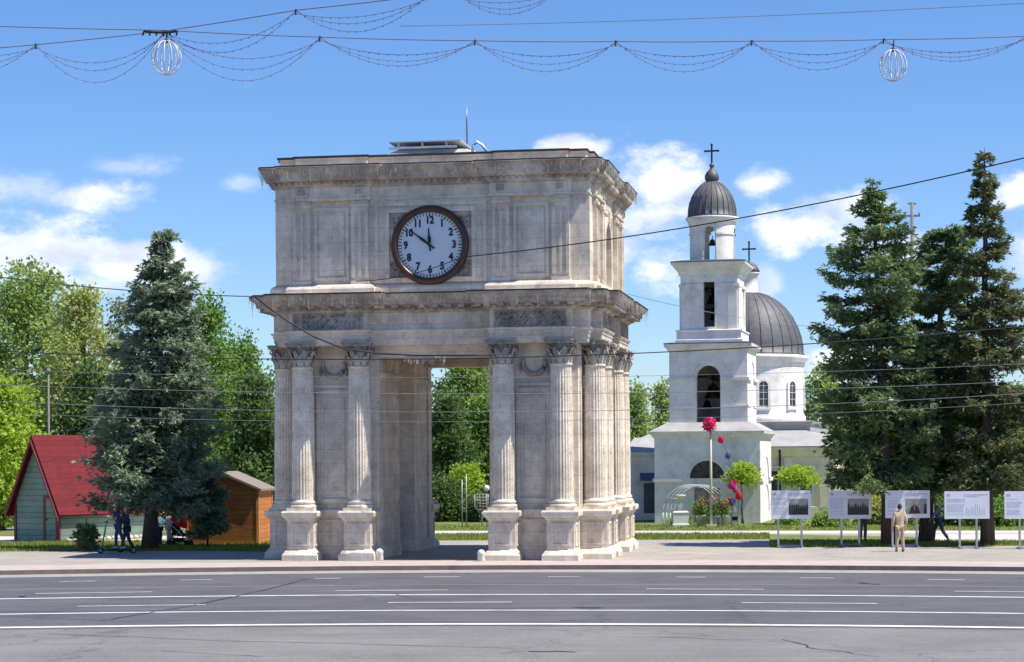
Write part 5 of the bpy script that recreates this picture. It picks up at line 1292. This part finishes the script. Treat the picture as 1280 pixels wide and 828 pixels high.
def person(label, loc, H, face, pose, jacket, trousers, hair, shoes=(.03,.03,.03), sleeves='long', hair_len=0, head_yaw=0, head_pitch=0, group=None, shirt=None):
    t = thing('person', label, 'person', loc, face, group); k = H/1.72
    V = lambda *a: Vector(a)*k
    p = dict(pel=V(0,0,.95), spi=V(0,.0,1.12), che=V(0,0,1.30), nek=V(0,.0,1.45), hd=V(0,-.015,1.54))
    for s, n in ((-1,'r'),(1,'l')):
        p['sh'+n] = V(s*.17,.0,1.405); p['el'+n] = V(s*.225,.03,1.12); p['wr'+n] = V(s*.225,-.04,.87)
        p['hp'+n] = V(s*.085,0,.90); p['kn'+n] = V(s*.095,-.01,.49); p['an'+n] = V(s*.1,.03,.085); p['to'+n] = V(s*.115,-.14,.035)
    for n, v in pose.items():
        p[n] = Vector(v)*k
    ed = [('pel','spi'),('spi','che'),('che','nek'),('nek','hd')]
    for n in 'rl': ed += [('che','sh'+n),('sh'+n,'el'+n),('el'+n,'wr'+n),('pel','hp'+n),('hp'+n,'kn'+n),('kn'+n,'an'+n)]
    rb = dict(pel=.115, spi=.105, che=.12, nek=.05, hd=.05); 
    for n in 'rl': rb.update({'sh'+n:.055,'el'+n:.038,'wr'+n:.026,'hp'+n:.075,'kn'+n:.05,'an'+n:.035,'to'+n:.03})
    J = {n: (p[n], r_*k) for n, r_ in rb.items() if not n.startswith('to')}
    mb = MB(); v, f = skin_geo(J, ed, 'pel'); mb.add(v, f, 0, True)
    hc = p['hd']+Vector((0,-.01,.085))*k; Mh, hk = head_geo(mb, hc, .225*k, head_yaw, head_pitch)
    for n, s in (('r',-1),('l',1)): hand_geo(mb, p['wr'+n], (p['wr'+n]-p['el'+n]), s, .6)
    mb.build('body', [M_SKIN, M_EYE, M_LIP], t)
    # trousers
    J = {'pel':(p['pel'],(.155*k,.125*k))}; e2 = []
    for n in 'rl': J.update({'hp'+n:(p['hp'+n],.096*k),'kn'+n:(p['kn'+n],.074*k),'an'+n:(p['an'+n]+Vector((0,0,.01)),.062*k)}); e2 += [('pel','hp'+n),('hp'+n,'kn'+n),('kn'+n,'an'+n)]
    mb = MB(); v, f = skin_geo(J, e2, 'pel'); mb.add(v, f, 0, True); mb.build('trousers', mat('cloth_%02d_%02d_%02d' % tuple(int(c*99) for c in trousers), trousers, .85, .2, 9, bmp=.3), t)
    J = {'pel':(p['pel']+Vector((0,0,-.02))*k,(.165*k,.135*k)),'spi':(p['spi'],(.16*k,.13*k)),'che':(p['che'],(.165*k,.135*k)),'nek':(p['nek']-Vector((0,0,.02))*k,.07*k)}; e2 = [('pel','spi'),('spi','che'),('che','nek')]
    for n in 'rl':
        J.update({'sh'+n:(p['sh'+n],.078*k),'el'+n:(p['el'+n] if sleeves == 'long' else p['sh'+n].lerp(p['el'+n],.6),.062*k)}); e2 += [('che','sh'+n),('sh'+n,'el'+n)]
        if sleeves == 'long': J['wr'+n] = (p['wr'+n].lerp(p['el'+n],.08),.048*k); e2.append(('el'+n,'wr'+n))
    mb = MB(); v, f = skin_geo(J, e2, 'spi'); mb.add(v, f, 0, True); mb.build('jacket' if sleeves == 'long' else 'shirt', mat('cloth_%02d_%02d_%02d' % tuple(int(c*99) for c in jacket), jacket, .85, .2, 9, bmp=.3), t)
    for n in 'rl':
        a = p['an'+n]; d = (p['to'+n]-a); d.z = 0; d = d.normalized()*k if d.length > .01 else Vector((0,-1,0))*k
        mb = MB(); z0 = p['to'+n].z-.035*k
        mb.tube([Vector((a.x,a.y,z0+.06*k))-d*.05, Vector((a.x,a.y,z0+.055*k))+d*.02, Vector((a.x,a.y,z0+.045*k))+d*.1, Vector((a.x,a.y,z0+.035*k))+d*.18], [.045*k,.052*k,.045*k,.032*k], 8); mb.tube([Vector((a.x,a.y,z0+.05*k)), a+Vector((0,0,.02))], .05*k, 8); mb.build('shoe', mat('shoe_%02d' % int(shoes[0]*99), shoes, .5, .2, 5), t)
    mb = MB(); n0 = len(mb.v); mb.ball((0,.012,.022), .106, 16, 10)
    keep = []
    for i in range(n0, len(mb.v)):
        x, y, z = mb.v[i]; x *= .82; z *= 1.05
        if y < -.03 and z < .055: y = max(y, -.03-.3*max(0,z-.03)); x *= .9
        if z < -.05 and hair_len: z -= hair_len*(1 if y > -.02 else 0)
        mb.v[i] = tuple(Mh @ (Vector((x, y, z))*hk))
    mb.build('hair', mat('hair_%02d' % int(hair[0]*99), hair, .7, .3, 20), t)
    return t, p, k
def ht(px, yt, Y): return P(px, yt, Y).z
g = G(1125, 690); person('man in a beige jacket seen from behind, reading the third display board', g, ht(1125,631,g.y), PI, dict(elr=(-.235,.02,1.13), wrr=(-.21,-.07,.9), ell=(.245,.04,1.14), wrl=(.24,-.03,.89), anr=(-.11,.03,.085), anl=(.13,.03,.085)), (.52,.40,.29), (.42,.33,.23), (.03,.025,.02), (.12,.08,.06))
g = G(1174, 679); person('person in a light blue denim jacket and dark jeans walking left between two display boards', g, ht(1169,623,g.y), R(-90), dict(pel=(0,.0,.93), spi=(0,-.03,1.1), che=(0,-.07,1.28), nek=(0,-.1,1.42), hd=(0,-.13,1.51), shr=(-.16,-.07,1.38), shl=(.16,-.07,1.38), hpr=(-.085,0,.88), hpl=(.085,0,.88), knr=(-.09,-.17,.5), anr=(-.09,-.2,.085), tor=(-.09,-.37,.035), knl=(.09,.1,.5), anl=(.09,.33,.16), tol=(.09,.2,.06), elr=(-.2,.06,1.12), wrr=(-.2,-.02,.88), ell=(.2,-.2,1.12), wrl=(.18,-.36,.93)), (.20,.27,.42), (.06,.09,.18), (.30,.28,.26), (.06,.06,.07))
g = G(1079, 677); person('person in grey trousers standing behind the second display board, mostly hidden', g, 1.72, R(20), dict(), (.10,.10,.12), (.16,.16,.18), (.05,.04,.03))
g = G(200, 682.5); person('person in blue denim standing in the shade beside the blue spruce trunk', g, ht(199,640,g.y), R(70), dict(ell=(.22,-.08,1.15), wrl=(.16,-.3,1.1), elr=(-.22,-.08,1.15), wrr=(-.16,-.3,1.1)), (.10,.19,.26), (.05,.08,.17), (.08,.05,.03))
g = G(211, 682.5); person('person in white with a white sun hat standing by the red stroller', g, ht(210,639,g.y), R(75), dict(ell=(.22,-.12,1.15), wrl=(.17,-.36,1.05), elr=(-.22,-.12,1.15), wrr=(-.17,-.36,1.05)), (.72,.72,.70), (.62,.60,.55), (.70,.68,.62), (.4,.4,.4), hair_len=.02)
# scooter rider
g = G(148, 692); FZ = .16
rider, rp, rk = person('scooter rider in navy clothes with a backpack, standing on a green scooter', g+Vector((0,0,FZ-.0)), ht(148,632,g.y)-FZ, R(-84), dict(pel=(0,.04,.93), spi=(0,.03,1.1), che=(0,-.02,1.28), nek=(0,-.05,1.43), hd=(0,-.08,1.51), shr=(-.17,-.02,1.39), shl=(.17,-.02,1.39), elr=(-.24,-.12,1.14), wrr=(-.2,-.36,1.26), ell=(.24,-.1,1.14), wrl=(.2,-.36,1.16), knr=(-.08,-.1,.5), anr=(-.07,-.08,.085), tor=(-.08,-.25,.035), knl=(.1,.14,.5), anl=(.09,.24,.085), tol=(.1,.08,.035)), (.035,.045,.09), (.03,.05,.13), (.10,.05,.03), (.35,.37,.42), sleeves='short', hair_len=.1, head_pitch=R(14))
bp = thing('backpack', 'dark backpack worn by the scooter rider', 'backpack', g+Vector((0,0,FZ)), R(-84))
mb = MB(); n0 = 0; mb.ball((0,.23*rk,1.2*rk), .2, 14, 10, 0, (.8*rk,.55*rk,1.2*rk)); mb.ball((0,.32*rk,1.12*rk), .12, 10, 8, 0, (.9*rk,.5*rk,1.0*rk)); mb.build('bag', mat('dark_nylon', (.03,.03,.045), .7, .25, 8), bp)
mb = MB()
for s in (-1,1): mb.tube([(s*.09*rk,.14*rk,1.42*rk),(s*.1*rk,-.1*rk,1.45*rk),(s*.11*rk,-.165*rk,1.3*rk),(s*.13*rk,-.1*rk,1.1*rk),(s*.1*rk,.14*rk,1.02*rk)], .02, 5)
mb.build('strap', mat('dark_nylon', (.03,.03,.045)), bp)
M_SGRN = mat('green_scooter_paint', (.03,.32,.15), .35, .1, 4, .2, .5); M_RUB = mat('black_rubber', (.02,.02,.02), .8, .2, 8)
scn = thing('kick_scooter', 'green electric kick scooter under the scooter rider', 'scooter', g, R(-84))
# local: front is -y
mb = MB(); mb.box(-.085,.085,-.40,.42,.11,.155); mb.build('deck', M_RUB, scn)
mb = MB(); mb.tube([(0,-.38,.14),(0,-.5,.2),(0,-.56,.3)], [.035,.035,.03], 8); mb.tube([(0,-.62,.16),(0,-.56,.32),(0,-.47,.75),(0,-.42,1.12)], [.03,.035,.032,.028], 8)
for s in (-1,1): mb.tube([(s*.05,-.63,.11),(s*.05,-.6,.24),(0,-.57,.3)], .014, 5); mb.tube([(s*.055,.42,.13),(s*.05,.52,.11)], .018, 5)
mb.build('frame', M_SGRN, scn)
mb = MB(); mb.tube([(-.24,-.38,1.1),(-.1,-.42,1.13),(.1,-.42,1.13),(.24,-.38,1.1)], .016, 6); mb.build('handlebar', M_IRON, scn)
for s in (-1,1): mb = MB(); mb.tube([(s*.24,-.38,1.1),(s*.14,-.405,1.12)], .022, 6); mb.build('grip', M_RUB, scn)
for y in (-.63,.52):
    o = link('wheel', None, scn, (0,y,.11)); mb = MB(); mb.lathe([(.085,-.02),(.11,-.022),(.115,0),(.11,.022),(.085,.02),(.085,-.02)], seg=20, axis='x'); mb.build('tyre', M_RUB, o)
    mb = MB(); mb.lathe([(.085,-.015),(.03,-.025),(.03,.025),(.085,.015)], seg=16, axis='x'); mb.build('rim', M_GALV, o)
    mb = MB(); mb.add([(s*.045, .135*math.cos(a), .135*math.sin(a)) for a in [PI*.2+PI*.6*j/6 for j in range(7)] for s in (-1,1)], [(2*j,2*j+1,2*j+3,2*j+2) for j in range(6)]); mb.build('mudguard', M_SGRN, o)
g = G(159, 690.5); person('person in black clothes walking left just behind the scooter rider', g, ht(159,634,g.y), R(-80), dict(knr=(-.09,-.14,.5), anr=(-.09,-.18,.085), tor=(-.09,-.35,.035), knl=(.09,.06,.5), anl=(.09,.24,.14), tol=(.09,.1,.05), ell=(.22,.02,1.13), wrl=(.2,-.14,.95)), (.045,.04,.05), (.03,.03,.035), (.22,.12,.07), hair_len=.12)
# stroller: front is +x
g = G(224, 683); st = thing('stroller', 'stroller with a red hood and black seat, left of the orange shed', 'stroller', g, R(-6))
mb = MB()
for s in (-.22,.22): mb.tube([(-.5,s,1.05),(-.42,s,1.0),(.1,s,.5),(.36,s,.16)], .018, 6); mb.tube([(-.32,s,.12),(0,s,.5),(.15,s,.72)], .016, 6)
mb.tube([(-.5,-.22,1.05),(-.52,0,1.06),(-.5,.22,1.05)], .02, 6); mb.tube([(-.32,-.22,.14),(-.32,.22,.14)], .014, 6); mb.tube([(.36,-.22,.16),(.36,.22,.16)], .014, 6); mb.build('frame', M_WHT, st)
mb = MB(); mb.prism([(-.22,.42),(.22,.36),(.42,.42),(.40,.5),(.12,.5),(-.12,.88),(-.26,.86)], lambda x, d, z: (x, d, z), -.2, .2); mb.box(-.3,.2,-.19,.19,.18,.32); mb.build('seat', mat('black_stroller_fabric', (.02,.02,.025), .85, .2, 8), st)
mb = MB(); prof = [(max(.001,.30*math.sin(PI/2*j/7)), .30*math.cos(PI/2*j/7)) for j in range(8)]
vs = []; n_ = 12
for i in range(n_+1):
    a = R(-20)+R(150)*i/n_
    for y, rr in ((-.24,.30),(-.22,.34),(0,.37),(.22,.34),(.24,.30)): vs.append((-.06+rr*math.cos(a), y, .80+rr*math.sin(a)))
for i in range(n_+1):
    a = R(-20)+R(150)*i/n_
    for y, rr in ((-.225,.285),(-.21,.325),(0,.35),(.21,.325),(.225,.285)): vs.append((-.06+rr*math.cos(a), y, .80+rr*math.sin(a)))
fs2 = []
for o0, rev in ((0,False),(5*(n_+1),True)):
    for i in range(n_):
        for j in range(4):
            q_ = (o0+i*5+j, o0+i*5+j+1, o0+i*5+j+6, o0+i*5+j+5); fs2.append(q_[::-1] if rev else q_)
mb.add(vs, fs2, 0, True)
for y in (-.235,.235): mb.prism([(-.06,.78)]+[(-.06+.30*math.cos(R(-20)+R(150)*i/n_), .80+.30*math.sin(R(-20)+R(150)*i/n_)) for i in range(n_+1)], ident, y-.006, y+.006)
mb.build('hood', mat('red_hood_fabric', (.62,.02,.03), .7, .15, 6), st)
for x in (-.32,.36):
    for s in (-.24,.24):
        mb = MB(); mb.lathe([(.09,-.02),(.12,-.02),(.125,0),(.12,.02),(.09,.02),(.02,.025),(.001,.025)], (x,s,.125), 18, axis='y'); mb.lathe([(.02,-.025),(.09,-.02)], (x,s,.125), 18, axis='y'); mb.build('wheel', M_RUB, st)
# low bench
g = G(206, 679); bn = thing('park_bench', 'low pale green bench behind the person in white', 'bench', g)
mb = MB()
for y in (-.15,0,.15): mb.box(-.38,.38,y-.065,y+.065,.36,.40)
mb.build('seat', mat('pale_green_paint', (.20,.34,.22), .6, .2, 5), bn)
for x in (-.3,.3): mb = MB(); mb.box(x-.03,x+.03,-.17,.17,0,.36); mb.build('leg', M_CONC, bn)
